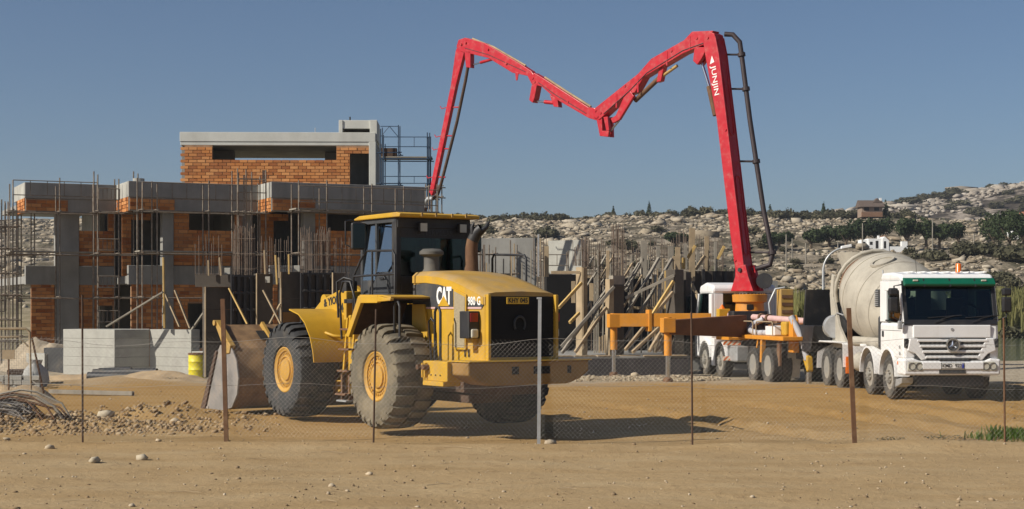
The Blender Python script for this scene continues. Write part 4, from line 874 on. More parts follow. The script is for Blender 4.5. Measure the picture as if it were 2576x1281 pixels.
pb('control_cabinet', -2.9, -2.5, -.86, -.42, 1.43, 2.85, 'yellow_dusty', .03); MB().tube([(-2.7,-.2,1.6),(-2.7,-.1,2.4),(-2.75,-.3,2.85),(-2.8,-.6,2.9)], .035, 8).build('arched_pipe', M['grey_steel'], pump, smooth=60)
for i in range(5): MB().bb(-2.92,-2.902,-.82,-.46,1.6+i*.24,1.70+i*.24).build('louvre', M['rusty'], pump)
# hopper with its black splash sheet, rear legs
MB().prism([(-7.5,1.0),(-8.2,1.0),(-8.5,1.75),(-7.3,1.75)], 'y', -.9, .6).build('hopper', M['black'], pump, bevel=.02)
MB().prism([(-7.30,1.5),(-7.55,2.78),(-7.63,2.78),(-7.42,1.5)], 'y', -1.15, .5).build('splash_sheet', M['plastic_black'], pump)
MB().prism([(-6.95,.95),(-7.35,.95),(-7.3,1.9),(-7.15,2.05),(-7.0,1.9)], 'y', .6, .8).build('rear_bracket', M['orange'], pump, bevel=.02)
MB().tube([(-7.15,.78,2.0),(-7.45,.55,1.35),(-7.6,.45,.75)], .10, 12).build('swing_cylinder', mat('blue_grey_sleeve', (.36,.36,.38), .5), pump, smooth=40)
MB().prism([(-7.42,.72),(-7.7,.40),(-7.8,.45),(-7.75,.85),(-7.45,.98)], 'y', .34, .52).build('yellow_foot', M['yellow'], pump, bevel=.03)
MB().cyl((-7.7,.45,0), (-7.7,.45,.4), .09, n=10).build('rear_leg', M['chrome'], pump)
for y in (1.0,): MB().prism([(-6.7,.55),(-6.95,.55),(-6.95,1.3),(-6.7,1.3)], 'y', y, y+.06).build('mud_flap', M['rusty'], pump)
MB().prism([(-6.7,.2),(-6.62,.2),(-6.72,1.3),(-6.85,1.3)], 'y', .35, .75).build('flap_bracket', M['grey_steel'], pump)
b = MB(); b.beam((-5.2,1.1,1.32), (-5.0,1.16,.6), .05, .05); b.beam((-5.6,1.1,1.32), (-5.55,1.1,.62), .12, .16); b.build('deck_stay', M['orange'], pump)
# outriggers, given in world metres and brought into the truck's frame
PM = Matrix.Translation(Vector((7.63,53.4,-.12))) @ Matrix.Rotation(R(100.1), 4, 'Z'); PI_ = PM.inverted()
def pw(x, y, z): return PI_ @ Vector((x, y, z))
def taper(name, a, b, w, h0, h1, m, z_top0, z_top1):
    """beam with different end heights between world points a and b"""
    a, b = Vector(a), Vector(b); d = (b-a); d.z = 0; n = Vector((d.y,-d.x,0)).normalized()*w/2; vs = []
    for p, h, zt in ((a,h0,z_top0),(b,h1,z_top1)):
        for s in (-1,1): vs += [pw(p.x+n.x*s, p.y+n.y*s, zt-h), pw(p.x+n.x*s, p.y+n.y*s, zt)]
    return MB().add(vs, [(0,1,3,2),(4,6,7,5),(0,4,5,1),(2,3,7,6),(1,5,7,3),(0,2,6,4)]).build(name, M[m], pump, bevel=.012)
M['shaded_beam'] = mat('shaded_orange', (.15,.062,.022), .6, var=.2, dirt=(.2,.12,.06), dirt_amt=.3)  # darkened copy of the orange paint, shade of the rear beam in its colour
lg1 = (XU(1544,51.3), 51.3); lg2 = (XU(1680,47.4), 47.4)
taper('outrigger_beam', (lg1[0]-.05, lg1[1], 0), (6.4, 51.15, 0), .32, .42, .44, 'orange', ZV(789,51.3), ZV(789,51.3)+.01)
taper('outrigger_beam', (lg2[0]-.05, lg2[1], 0), (7.2, 49.6, 0), .34, .42, .70, 'shaded_beam', ZV(806,47.4), ZV(793,48.5))
for (x, y), D_, vt, vs_, vb in ((lg1, 51.3, 790, 880, 943), (lg2, 47.4, 800, 895, 955)):
    MB().cyl(pw(x,y,ZV(vt,D_)+.02), pw(x,y,ZV(vs_,D_)), .115, n=16).build('leg_sleeve', M['orange'], pump, smooth=40)
    MB().cyl(pw(x,y,ZV(vs_,D_)), pw(x,y,ZV(vb,D_)), .075, n=16).build('leg_ram', M['chrome'], pump, smooth=40)
    MB().lathe([(0,-.15),(.15,-.15),(.14,0),(.06,.06),(0,.06)], pw(x,y,.02), (0,0,1), 14).build('foot_pad', M['rusty'], pump)
    a = pw(x,y,ZV(vt,D_)); MB().bb(a.x-.2, a.x+.2, a.y-.19, a.y+.19, a.z-.44, a.z-.001).build('leg_head', M['orange'], pump, bevel=.015)
for u in (1632,):
    p_ = pw(XU(u,51.25), 51.25, ZV(812,51.25)); MB().bb(p_.x-.22,p_.x+.22,p_.y-.05,p_.y+.05,p_.z-.28,p_.z+.42).build('beam_clamp', M['orange'], pump, bevel=.01)
# ---------------------------------------------------------------- boom, built in its own vertical plane (s along, n across, z up)
BO = Vector((7.8, 52.5, 0)); BF = Vector((-math.sqrt(.5), math.sqrt(.5), 0)); BN = Vector((-BF.y, BF.x, 0))     # BN points to the lit side
if BN.x > 0: BN = -BN
def bp(s, n, z): return PI_ @ (BO + BF*s + BN*n + Vector((0,0,z)))
class BB(MB):
    def plate(self, poly, n0, n1):
        k = len(poly); return self.add([bp(s,n0,z) for s,z in poly] + [bp(s,n1,z) for s,z in poly], [tuple(range(k-1,-1,-1)), tuple(range(k,2*k))] + [(i,(i+1)%k,k+(i+1)%k,k+i) for i in range(k)])
def bplate(name, poly, n0, n1, m='red_paint', parent=None, bevel=.015): return BB().plate(poly, n0, n1).build(name, M[m], parent or pump, bevel=bevel)
def btube(name, pts, r, m, parent=None, n=10): return MB().tube([bp(*p) for p in pts], r, n).build(name, M[m], parent or pump, smooth=50)
# base knuckle
bplate('boom_base', [(-.42,2.68),(.5,2.68),(.32,3.15),(.30,3.5),(-.10,3.55),(-.22,3.15)], .16, .30); bplate('boom_base', [(-.42,2.68),(.5,2.68),(.32,3.15),(.30,3.5),(-.10,3.55),(-.22,3.15)], -.30, -.16)
bplate('boom_base_web', [(-.30,2.68),(.1,2.68),(.05,3.05),(-.18,3.1)], -.159, .159, 'red_paint')
MB().cyl(bp(-.55,-.12,3.02), bp(-.42,-.34,3.02), .26, n=16).build('slew_motor', M['black'], pump, smooth=40); btube('boom_pin', [(.1,-.36,3.38),(.1,.36,3.38)], .07, 'black')
# section one, leaning slightly forward
S1 = [(-.02,3.2),(.34,3.3),(.56,4.6),(1.12,8.4),(1.60,10.6),(1.72,11.2),(1.45,11.42),(1.22,11.3),(1.05,10.6),(.58,7.4),(.18,4.6)]
s1 = bplate('boom_section', S1, -.24, .24)
def groove(z0, z1):
    def sx(z): return np.interp(z, [3.2,4.6,7.4,10.6,11.3], [-.02,.18,.58,1.05,1.22])
    return sx
gs = groove(0, 0)
for za, zb2 in ((8.0,11.1),(3.9,6.4)):
    for n_ in (-.12, .12): btube('boom_rib', [(gs(za)-.012,n_,za),(gs((za+zb2)/2)-.012,n_,(za+zb2)/2),(gs(zb2)-.012,n_,zb2)], .02, 'red_paint', s1, 6)
    zz = za if za > 7 else zb2; sgn = -1 if za > 7 else 1
    btube('boom_rib', [(gs(zz+sgn*.12*math.sin(a))-.012, .12*math.cos(a), zz+sgn*.12*math.sin(a)) for a in np.linspace(0, math.pi, 7)], .02, 'red_paint', s1, 6)
for n_ in (-.235, .235): btube('boom_rib', [(gs(z)-.008,n_,z) for z in (3.4,4.6,7.4,10.6,11.2)], .018, 'red_paint', s1, 6)
# ram of section one, on the far side of the joint
btube('boom_ram', [(1.35,0,8.6),(1.62,0,9.6)], .10, 'rusty'); btube('boom_ram_rod', [(1.62,0,9.6),(1.98,0,10.55)], .05, 'chrome')
bplate('boom_link', [(1.55,10.9),(2.1,10.95),(2.16,10.5),(1.98,10.35),(1.78,10.55)], .05, .2); bplate('boom_link', [(1.55,10.9),(2.1,10.95),(2.16,10.5),(1.98,10.35),(1.78,10.55)], -.2, -.05)
# section two
S2 = [(1.30,11.42),(2.2,11.50),(2.55,11.25),(4.0,10.78),(4.6,10.32),(6.62,9.30),(6.72,8.98),(6.42,8.86),(5.2,9.62),(4.75,9.68),(4.35,10.18),(2.6,10.80),(1.6,11.02)]
s2 = bplate('boom_section', S2, -.16, .20)
btube('boom_ram', [(3.0,0,10.45),(3.9,0,10.05)], .055, 'yellow_dusty'); btube('boom_ram', [(3.75,0,10.14),(4.9,0,9.42)], .085, 'rusty'); bplate('ram_lug', [(3.5,10.5),(3.75,10.38),(3.85,9.95),(3.65,9.98)], -.1, .1)
bplate('boom_arm', [(4.95,9.75),(5.25,9.55),(5.62,8.95),(5.86,8.85),(5.75,8.68),(5.45,8.78),(4.78,9.55)], .10, .22)
btube('boom_ram_rod', [(5.65,0,8.78),(6.1,0,8.42)], .04, 'chrome')
bplate('boom_link', [(6.05,8.95),(6.25,8.95),(6.12,8.45),(5.98,8.45)], .06, .17); bplate('boom_link', [(6.32,8.95),(6.6,8.95),(6.42,8.28),(6.02,8.22),(5.98,8.44),(6.3,8.46)], .06, .17); bplate('boom_link', [(6.05,8.95),(6.6,8.95),(6.42,8.28),(6.02,8.22)], -.17, -.06)
# section three and four
S3 = [(6.45,9.12),(6.72,9.32),(7.0,9.36),(9.4,10.72),(9.75,10.90),(9.95,10.66),(9.75,10.45),(9.35,10.35),(8.6,9.80),(7.0,8.98),(6.62,8.86)]
s3 = bplate('boom_section', S3, -.12, .14); btube('boom_pipe', [(7.0,.0,9.40),(8.2,-.02,10.06),(9.3,0,10.70)], .04, 'wood', s3)
bplate('ram_lug', [(8.55,9.8),(8.95,10.0),(8.75,9.55),(8.5,9.5)], -.1, .12); btube('boom_ram', [(8.7,0,9.68),(9.3,0,9.78)], .075, 'red_paint'); btube('boom_ram_rod', [(9.3,0,9.78),(9.8,0,9.86)], .035, 'chrome')
bplate('boom_link', [(9.55,10.5),(9.85,10.45),(9.98,9.9),(9.8,9.78),(9.7,9.95)], -.13, .15)
S4 = [(9.6,10.62),(9.9,10.98),(10.5,11.32),(12.4,12.32),(13.5,12.66),(13.88,12.62),(14.0,12.36),(13.75,12.15),(12.2,11.72),(10.9,11.02),(10.1,10.82),(9.85,10.45)]
s4 = bplate('boom_section', S4, -.10, .12); btube('boom_pipe', [(10.3,0,11.24),(12.0,.02,12.13),(13.2,0,12.60)], .035, 'wood', s4)
bplate('hose_hook', [(10.55,10.98),(10.75,11.05),(10.7,10.7),(10.62,10.7)], .1, .13); btube('boom_ram', [(12.1,0,11.68),(12.75,0,11.62)], .06, 'red_paint'); btube('boom_ram_rod', [(12.75,0,11.62),(13.2,0,11.58)], .03, 'chrome')
bplate('boom_link', [(13.2,12.1),(13.55,12.15),(13.45,11.5),(13.2,11.45)], -.1, .12)
# tip section with its pipe
S5 = [(13.55,12.2),(13.9,12.5),(14.08,12.2),(14.35,10.9),(15.62,6.75),(15.48,6.6),(15.38,6.75),(14.05,10.9)]
s5 = bplate('boom_section', S5, -.07, .09)
btube('tip_pipe', [(13.42,0,11.7),(13.6,0,11.0),(14.1,0,9.4),(15.05,0,6.95),(15.2,0,6.65),(15.5,0,6.48)], .062, 'rust_dark')
btube('end_hose', [(15.5,0,6.48),(15.78,0,6.5),(15.95,0,6.35),(16.0,0,6.05),(16.02,0,5.4)], .085, 'grey_steel'); btube('hose_collar', [(15.99,0,6.15),(16.0,0,5.98)], .11, 'rusty')
for z in (10.0, 8.9, 8.4, 7.3):
    s = np.interp(-z, [-12,-6.7], [13.9,15.5]); btube('pipe_bracket', [(s-.55,0,z),(s+.1,0,z+.05)], .03, 'red_paint', s5, 6); btube('hose_hook', [(s+.1,.05,z+.05),(s+.42,.05,z+.02),(s+.5,.05,z+.12)], .02, 'red_paint', s5, 6)
# bolt bosses
for s, z in ((1.5,11.2),(2.0,11.25),(6.35,9.1),(6.6,9.2),(6.5,8.98),(9.8,10.7),(9.7,10.55),(13.7,12.42),(13.45,12.45),(.35,3.7),(.75,8.05),(5.2,9.95),(3.1,10.95),(12.2,12.05),(11.2,11.4),(8.0,9.65)): btube('boss', [(s,.08,z),(s,.27 if z < 9 and s < 1 or s < 1.7 else .225 if s < 6.9 else .165,z)], .045, 'red_paint', None, 10)
# the pipe carried beside section one
pp = [(1.2,-.30,11.35),(.95,-.42,11.32),(.72,-.5,11.05),(.66,-.5,10.7),(.30,-.5,8.4),(-.25,-.5,5.4),(-.62,-.5,3.9),(-.55,-.45,3.55),(-.2,-.35,3.45),(0,-.2,3.4)]
btube('mast_pipe', pp, .085, 'pipe_dark', n=12)
for z in (10.62, 9.45, 7.0, 3.95):
    s = np.interp(z, [3.9,5.4,8.4,10.7], [-.62,-.25,.30,.66]); btube('pipe_bracket', [(s,-.5,z),(float(gs(z)),-.24,z+.02)], .035, 'pipe_dark', None, 8); MB().lathe([(.085,-.06),(.13,-.06),(.13,.06),(.085,.06)], bp(s,-.5,z), bp(s+.2,-.5,z+1.1)-bp(s,-.5,z), 14, closed=True).build('pipe_clamp', M['pipe_dark'], pump)
# lettering on the lit side, reading downwards
def bdir(v): return (PI_.to_3x3() @ v)
for word, z, size in (('JUNJIN', 9.72, .27),):
    d = (BF*-.152 + Vector((0,0,-1))).normalized()        # down along the section
    text(word, size, M['white_text'], s1, bp(1.19, .245, z), bdir(d), bdir((BF*-1).normalized()), 1.25, bold=.002)
BB().plate([(1.40,10.30),(1.22,10.36),(1.32,10.58)], .2405, .245).build('logo', M['white_text'], s1)

for pts, r_ in (([(1.7,.205,11.05),(2.6,.205,10.9),(4.2,.205,10.3),(5.0,.205,9.75),(6.2,.205,9.05)], .018), ([(7.1,.145,9.15),(8.6,.145,9.95),(9.5,.145,10.5)], .014), ([(10.2,.125,10.98),(12.2,.125,11.85),(13.5,.125,12.25)], .013)): btube('boom_hose', pts, r_, 'pipe_dark', None, 6)
for s_, z_ in ((2.3,11.15),(3.3,10.75),(4.6,9.95),(5.6,9.5)): bplate('hose_strap', [(s_-.03,z_-.28),(s_+.03,z_-.28),(s_+.03,z_+.2),(s_-.03,z_+.2)], .2005, .212, bevel=0)
# ================================================================ concrete mixer truck (x forward, towards the camera; y = -1.2 is the lit side)
mixer = thing('mixer_truck', 'white concrete mixer truck with dusty drum and green sun visor facing the camera', 'mixer truck', (10.35, 38.67, -.07), R(-86.6))
for x in (0, -1.7): wheel(mixer, TF, x, -1.05, .54, True); wheel(mixer, TF, x, .95, .54)
for x in (-4.6, -5.95):
    for s in (-1, 1): wheel(mixer, TR, x, s*1.06, .54, s < 0); wheel(mixer, TR, x, s*.73, .54, s < 0)
mb = lambda name, x0,x1,y0,y1,z0,z1, m='white', bevel=.02, parent=None: MB().bb(x0,x1,y0,y1,z0,z1).build(name, M[m], parent or mixer, bevel=bevel)
mb('chassis_rail', -6.9, .9, .3, .45, .8, 1.05, 'black'); mb('chassis_rail', -6.9, .9, -.45, -.3, .8, 1.05, 'black')
for x in (0,-1.7,-4.6,-5.95): MB().cyl((x,-.9,.54), (x,.9,.54), .11, n=10).build('axle', M['black'], mixer)
YL, YR = -1.24, 1.04; FX = 1.30        # cab sides and nose
# lower cab with its wheel arch
arch = [(.66*math.cos(a), .52+.66*math.sin(a)) for a in np.linspace(R(170), R(25), 12)]
low = [(-.62,1.0)] + [q for q in arch if q[1] > .98] + [(.66,.98),(FX-.02,.98),(FX,1.5),(FX-.03,1.84),(-.62,1.86)]
MB().prism(low, 'y', YL, YR).build('cab', M['white'], mixer, bevel=.07)
MB().prism([(-.62,2.86),(FX-.25,2.84),(FX-.38,3.0),(.2,3.06),(-.5,3.06),(-.62,2.98)], 'y', YL+.02, YR-.02).build('cab_roof', M['white'], mixer, bevel=.06)
for i in range(7): MB().bb(-.4, .85, YL+.35+i*.29, YL+.41+i*.29, 3.045, 3.075).build('roof_rib', M['white'], mixer, bevel=.008)
for y0, y1 in ((YL, YL+.09), (YR-.09, YR)):
    for q in ([(-.62,1.865),(-.30,1.865),(-.30,2.855),(-.62,2.855)], [(FX-.22,1.865),(FX-.04,1.865),(FX-.28,2.845),(FX-.42,2.845)], [(-.299,2.62),(FX-.33,2.62),(FX-.37,2.84),(-.299,2.85)], [(-.299,1.866),(-.12,1.866),(-.12,2.619),(-.299,2.619)]): MB().prism(q, 'y', y0, y1).build('cab_pillar', M['white'], mixer, bevel=.01)
    MB().bb(-.12, FX-.25, (y0+y1)/2-.008, (y0+y1)/2+.008, 1.87, 2.62).build('side_window', M['glass_dark'], mixer)
b = MB(); b.bb(-.62,-.56,YL+.09,-.85,1.87,2.85); b.bb(-.62,-.56,-.35,.02,1.87,2.85); b.bb(-.62,-.56,.55,YR-.09,1.87,2.85); b.bb(-.62,-.56,-.85,-.35,1.87,2.15); b.bb(-.62,-.56,.02,.55,1.87,2.15); b.bb(-.62,-.56,-.85,-.35,2.62,2.85); b.bb(-.62,-.56,.02,.55,2.62,2.85); b.build('rear_wall', M['charcoal'], mixer)
for y in (-.75, .55):
    b = MB(); b.bb(-.25,.35,y-.27,y+.27,1.87,2.0); b.bb(-.32,-.12,y-.25,y+.25,1.95,2.45); b.bb(-.30,-.14,y-.14,y+.14,2.45,2.68); b.build('seat', M['dark'], mixer, bevel=.05)
MB().prism([(.75,1.87),(FX-.08,1.87),(FX-.12,1.98),(.85,2.0)], 'y', YL+.1, YR-.1).build('dashboard', M['charcoal'], mixer, bevel=.02)
MB().lathe([(.19,-.015),(.225,-.015),(.225,.015),(.19,.015)], (.72,.55,2.12), (.8,0,.6), 20, closed=True).build('steering_wheel', M['black'], mixer)
# windscreen with black surround
def fx(z): return FX - .035 - .25*(z-1.84)/1.0
def front_sheet(y0, y1, z0, z1, off, th): return [(fx(z0)+off-th,z0),(fx(z0)+off,z0),(fx(z1)+off,z1),(fx(z1)+off-th,z1)], y0, y1
def front_plate(name, y0, y1, z0, z1, off, th, m, bevel=0):
    p_, a, c = front_sheet(y0, y1, z0, z1, off, th); return MB().prism(p_, 'y', a, c).build(name, M[m], mixer, bevel=bevel)
M['screen'] = glassmat('windscreen_glass', (.5,.62,.56), .0)
front_plate('windscreen', YL+.11, YR-.11, 1.92, 2.72, .0, .012, 'screen')
for a in ((YL+.02,YR-.02,1.80,1.925),(YL+.02,YL+.115,1.926,2.70),(YR-.115,YR-.02,1.926,2.70),(YL+.02,YR-.02,2.70,2.84)): front_plate('windscreen_surround', *a, .02, .04, 'black', .012)
p_ = []
MB().prism([(fx(2.72)+.02,2.74),(fx(2.72)+.15,2.71),(fx(2.72)+.18,2.77),(fx(2.86)+.10,2.90),(fx(2.86)-.0,2.92),(fx(2.84)+.03,2.80)], 'y', YL+.05, YR-.04).build('sun_visor', M['green_visor'], mixer, bevel=.02)
for y in (-.72,-.10,.50): MB().beam((fx(2.66)+.185,y,2.70), (fx(2.86)+.11,y,2.89), .03, .02).build('visor_strut', M['black'], mixer)
for y in (-.92,.72): mb('marker_lamp', fx(2.8)+.13, fx(2.8)+.17, y-.06, y+.06, 2.83, 2.87, 'lens', .008)
for y, l in ((-.55,.75),(.35,.75)):
    b = MB(); b.tube([(fx(1.88)+.05,y+.05,1.86),(fx(1.93)+.05,y+.25,1.95),(fx(2.0)+.045,y+.55,2.02)], .012, 6); b.tube([(fx(1.97)+.03,y-.1,1.97),(fx(2.03)+.03,y+.72,2.03)], .012, 6); b.build('wiper', M['black'], mixer)
# nose panel, grille, emblem
mb('nose_panel', FX-.03, FX+.03, YL+.22, YR-.2, 1.50, 1.80, 'white', .02)
mb('grille_surround', FX-.04, FX+.02, YL+.25, YR-.22, .98, 1.49, 'charcoal', .01)
for z, dw in ((1.405,0),(1.275,.06),(1.145,.12),(1.02,.2)):
    MB().prism([(YL+.30+dw,z),(YR-.27-dw,z),(YR-.29-dw,z+.062),(YL+.32+dw,z+.062)], 'x', FX+.021, FX+.055).build('grille_slat', M['white'], mixer, bevel=.012)
for s in (-1, 1):
    yc = (YL+YR)/2; MB().prism([(yc+s*1.0,1.49),(yc+s*.82,1.49),(yc+s*.60,1.0),(yc+s*.72,.97),(yc+s*.86,1.12),(yc+s*1.06,1.2)], 'x', FX-.03, FX+.045).build('grille_cheek', M['white'], mixer, bevel=.02)
    mb('corner_vent', FX-.05, FX+.03, yc+s*1.08-.045, yc+s*1.08+.045, 1.27, 1.48, 'black', .015)
em = MB().lathe([(.135,0),(.165,0),(.165,.045),(.135,.045)], (FX+.075,-.10,1.33), (1,0,0), 28, closed=True).build('emblem', M['chrome'], mixer, smooth=40)
MB().lathe([(0,.0),(.134,.0),(.134,.012),(0,.012)], (FX+.076,-.10,1.33), (1,0,0), 24).build('emblem_disc', M['charcoal'], em)
b = MB()
for k in range(3):
    a = R(90) + k*R(120); c_, s_ = math.cos(a), math.sin(a); o_ = Vector((FX+.09,-.10,1.33)); y_, z_ = Vector((0,c_,s_)), Vector((0,-s_,c_))
    b.add([o_+y_*.145, o_+z_*.03+y_*.012, o_-z_*.03+y_*.012, o_+Vector((.03,0,0))], [(0,1,3),(0,3,2),(1,2,3),(0,2,1)])
b.build('emblem_star', M['chrome'], em)
MB().lathe([(0,0),(.035,0),(.035,.012),(0,.012)], (FX+.03,-.10,1.70), (1,0,0), 14).build('badge', M['grey_steel'], mixer)
# bumper
MB().prism([(YL-.01,.62),(YR+.01,.62),(YR+.02,1.0),(YR-.22,1.02),(YR-.36,.96),(YL+.38,.96),(YL+.22,1.02),(YL-.02,1.0)], 'x', FX-.5, FX+.07).build('bumper', M['white'], mixer, bevel=.045)
mb('bumper_step', FX+.071, FX+.10, YL+.42, YR-.40, .76, .93, 'white', .02); mb('bumper_opening', FX+.071, FX+.08, -.42, .22, .66, .75, 'charcoal', .01); mb('bumper_opening', FX+.03, FX+.078, -.42, .28, .97, 1.02, 'charcoal', .005)
for y0 in (YL+.06, YR-.46):
    hl = MB().prism([(y0,.72),(y0+.39,.72),(y0+.40,.83),(y0+.33,.94),(y0+.02,.94)], 'x', FX+.055, FX+.083).build('headlight', M['lens'], mixer, bevel=.015)
    for k in (0, 1): MB().lathe([(.075,0),(.09,0),(.085,.012),(.075,.012)], (FX+.084,y0+.12+k*.17,.83), (1,0,0), 18, closed=True).build('lamp_reflector', M['charcoal'], hl)
pl = mb('number_plate', FX+.101, FX+.112, -.36, .16, .785, .905, 'white_text', .004); MB().bb(FX+.1121, FX+.114, .115, .158, .79, .90).build('plate_band', mat('plate_blue', (.03,.05,.35), .5), pl)
MB().bb(FX+.0965, FX+.1005, -.38, .18, .77, .92).build('plate_frame', M['black'], pl)
pl.location = (0, 0, 0)
text('KMD  922', .118, M['black_text'], pl, (FX+.114, -.125, .845), (0,1,0), (0,0,1), .95, bold=.002)
for y in (YL-.005,):
    for z in (1.28, 1.13): MB().lathe([(0,0),(.04,0),(.04,.015),(0,.02)], (FX-.28,y,z), (0,-1,0), 12).build('side_cap', M['grey_steel'], mixer)
    mb('side_marker', FX-.45, FX-.37, y-.015, y, .86, .94, 'amber', .004); mb('door_step_lamp', -.42, -.28, y-.012, y, 1.50, 1.64, 'charcoal', .01)
MB().bb(-.60, FX-.2, YL-.004, YL-.0005, 1.655, 1.665).build('door_seam', M['charcoal'], mixer); MB().bb(-.08, .16, YL-.03, YL-.003, 1.98-.1, 1.92).build('door_handle', M['black'], mixer, bevel=.006)
# mirrors
for s, y in ((-1, YL), (1, YR)):
    b = MB(); b.tube([(FX-.2,y,2.75),(FX-.1,y+s*.2,2.72),(FX-.1,y+s*.22,2.0),(FX-.2,y+s*.02,1.9)], .018, 6); b.build('mirror_arm', M['black'], mixer)
    mb('mirror', FX-.18, FX-.04, y+s*.22-.11, y+s*.22+.11, 2.10, 2.46, 'black', .04); mb('mirror', FX-.18, FX-.04, y+s*.22-.11, y+s*.22+.11, 2.49, 2.67, 'black', .04)
MB().tube([(FX-.12,YL-.03,2.05),(FX-.05,YL-.09,1.88),(FX+.0,YL-.10,1.80)], .018, 6).build('kerb_mirror_arm', M['black'], mixer); mb('kerb_mirror', FX-.04, FX+.05, YL-.14, YL-.04, 1.70, 1.9, 'grey_steel', .02)
be = MB().lathe([(0,.0),(.075,0),(.075,.02),(.068,.03),(.068,.19),(.055,.21),(0,.215)], (.75,.26,3.05), (0,0,1), 18).build('beacon', M['amber'], mixer, smooth=40)
MB().tube([(.3,-.62,3.05),(.3,-.65,3.6)], .006, 5).build('antenna', M['black'], mixer); MB().cyl((-.55,YL+.05,2.5), (-.55,YL+.05,3.14), .02, n=6).build('air_pipe', M['grey_steel'], mixer)
# behind the cab: intake, stack, tank
it = mb('air_intake', -.98, -.70, YL-.02, YL+.25, 2.22, 2.66, 'charcoal', .02)
for i in range(8): MB().bb(-.97, -.71, YL-.04, YL-.02, 2.25+i*.05, 2.275+i*.05).build('louvre', M['grey_steel'], it)
mb('air_stack', -.92, -.68, YL+.03, YL+.25, 1.2, 2.0, 'charcoal', .05)
MB().cyl((-3.7,-1.02,1.32), (-.95,-1.02,1.32), .13, n=18).build('water_pipe_tank', M['drum'], mixer, smooth=40)
MB().lathe([(0,-.4),(.24,-.4),(.26,-.36),(.26,.36),(.24,.4),(0,.4)], (-3.05,-.93,.78), (1,0,0), 20).build('air_tank', M['drum'], mixer, smooth=40)
mb('battery_box', -3.7, -2.6, -.75, -.45, .75, 1.05, 'signal_red', .02); mb('red_flap', -3.93, -3.88, -1.2, -1.05, .45, .9, 'amber', .005)
# mudguards
for xc in (0, -1.7):
    arc = [(xc+.68*math.cos(a), .54+.70*math.sin(a)) for a in np.linspace(R(2), R(178), 14)]
    for y0, y1 in ((YL-.02, YL+.34), (YR-.34, YR+.02)): MB().sheet(arc, 'y', y0, y1, .045).build('mudguard', M['white'], mixer, smooth=50)
mb('catwalk', -1.05, -.65, YL+.05, -.5, 1.02, 1.1, 'white'); mb('catwalk', -2.6, -2.2, YL+.05, -.5, 1.2, 1.27, 'white', .02)
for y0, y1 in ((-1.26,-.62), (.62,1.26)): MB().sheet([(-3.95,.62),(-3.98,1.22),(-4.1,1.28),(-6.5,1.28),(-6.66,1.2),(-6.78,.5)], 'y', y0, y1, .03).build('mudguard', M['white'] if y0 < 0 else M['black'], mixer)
mb('front_underguard', .9, FX-.05, -.9, .7, .34, .6, 'black', .03); MB().prism([(FX-.75,.30),(FX-.25,.42),(FX-.2,.56),(FX-.7,.5)], 'y', YL+.02, YL+.3).build('entry_step', M['grey_steel'], mixer, bevel=.01)
# drum, axis rising to the rear
dax = Vector((-1, 0, .20)).normalized(); d0 = Vector((-.95, -.14, 1.92))
dprof = [(.0,0),(.55,0),(.62,.05),(.95,.75),(1.14,1.25),(1.19,1.6),(1.21,1.95),(1.215,2.6),(1.19,3.05),(1.03,3.75),(.80,4.5),(.66,5.0),(.60,5.2),(.55,5.2),(.5,4.9),(0,4.9)]
drum = MB().lathe(dprof, d0, dax, 56).build('drum', M['drum'], mixer, smooth=30)
for h_, r_ in ((.95,1.025),(1.55,1.185),(2.75,1.215),(3.6,1.07)): MB().lathe([(r_-.02,-.02),(r_+.012,-.015),(r_+.012,.015),(r_-.02,.02)], d0+dax*h_, dax, 56, closed=True).build('drum_seam', M['drum'], drum, smooth=40)
MB().lathe([(.80,-.09),(.86,-.09),(.86,.09),(.80,.09)], d0+dax*4.35, dax, 40, closed=True).build('roller_ring', M['rusty'], drum, smooth=40)
up_ = (Vector((0,0,1)) - dax*dax.z).normalized(); hn = (up_*.93 + Vector((0,-.36,0))).normalized()
MB().lathe([(.26,-.03),(.33,-.03),(.33,.03),(.26,.03)], d0+dax*1.95+hn*1.205, hn, 24, closed=True).build('drum_hatch_ring', M['drum'], drum)
# pedestals, hopper and chutes at the rear
for s in (-1, 1):
    MB().prism([(-4.3,1.1),(-5.9,1.1),(-6.25,2.6),(-6.05,3.15),(-5.85,3.1),(-5.9,2.5),(-5.3,1.7)], 'y', s*.88-.1-.04, s*.88-.1+.04).build('rear_pedestal', M['drum'], mixer, bevel=.01)
MB().prism([(-1.25,1.05),(-.8,1.05),(-.9,2.1),(-1.1,2.1)], 'y', -.7, .5).build('front_pedestal', M['drum'], mixer)
arcp = [d0 + dax*4.0 + (up_*math.cos(a) + Vector((0,1,0))*math.sin(a))*1.08 for a in np.linspace(-1.9, 1.9, 16)]
MB().tube(arcp, .05, 8).build('rear_hoop', M['drum'], mixer, smooth=50)
MB().lathe([(.42,0),(.62,.62),(.58,.62),(.38,0)], (-6.55,-.1,3.15), (0,0,1), 20, closed=True).build('charge_hopper', M['drum'], mixer, smooth=40)
MB().prism([(-6.3,2.5),(-6.95,2.5),(-7.05,1.7),(-6.5,1.6)], 'y', -.5, .3).build('discharge_box', M['charcoal'], mixer, bevel=.02)
ch = MB(); 
pts0 = []; 
for a in np.linspace(0, math.pi, 9): pts0.append((.30*math.cos(a), -.30*math.sin(a)))
vs_ = []; 
for x_, z_, yy in ((-5.75,1.78,-.95),(-6.9,1.60,-.85)):
    for q in pts0: vs_.append((x_, yy+q[0], z_+q[1]))
    for q in reversed(pts0): vs_.append((x_, yy+q[0]*.93, z_+q[1]*.93))
k_ = 18; ch.add(vs_, [(i,(i+1)%k_,k_+(i+1)%k_,k_+i) for i in range(k_)] + [tuple(range(k_-1,-1,-1)), tuple(range(k_,2*k_))]); ch.build('chute', M['drum'], mixer, smooth=40)
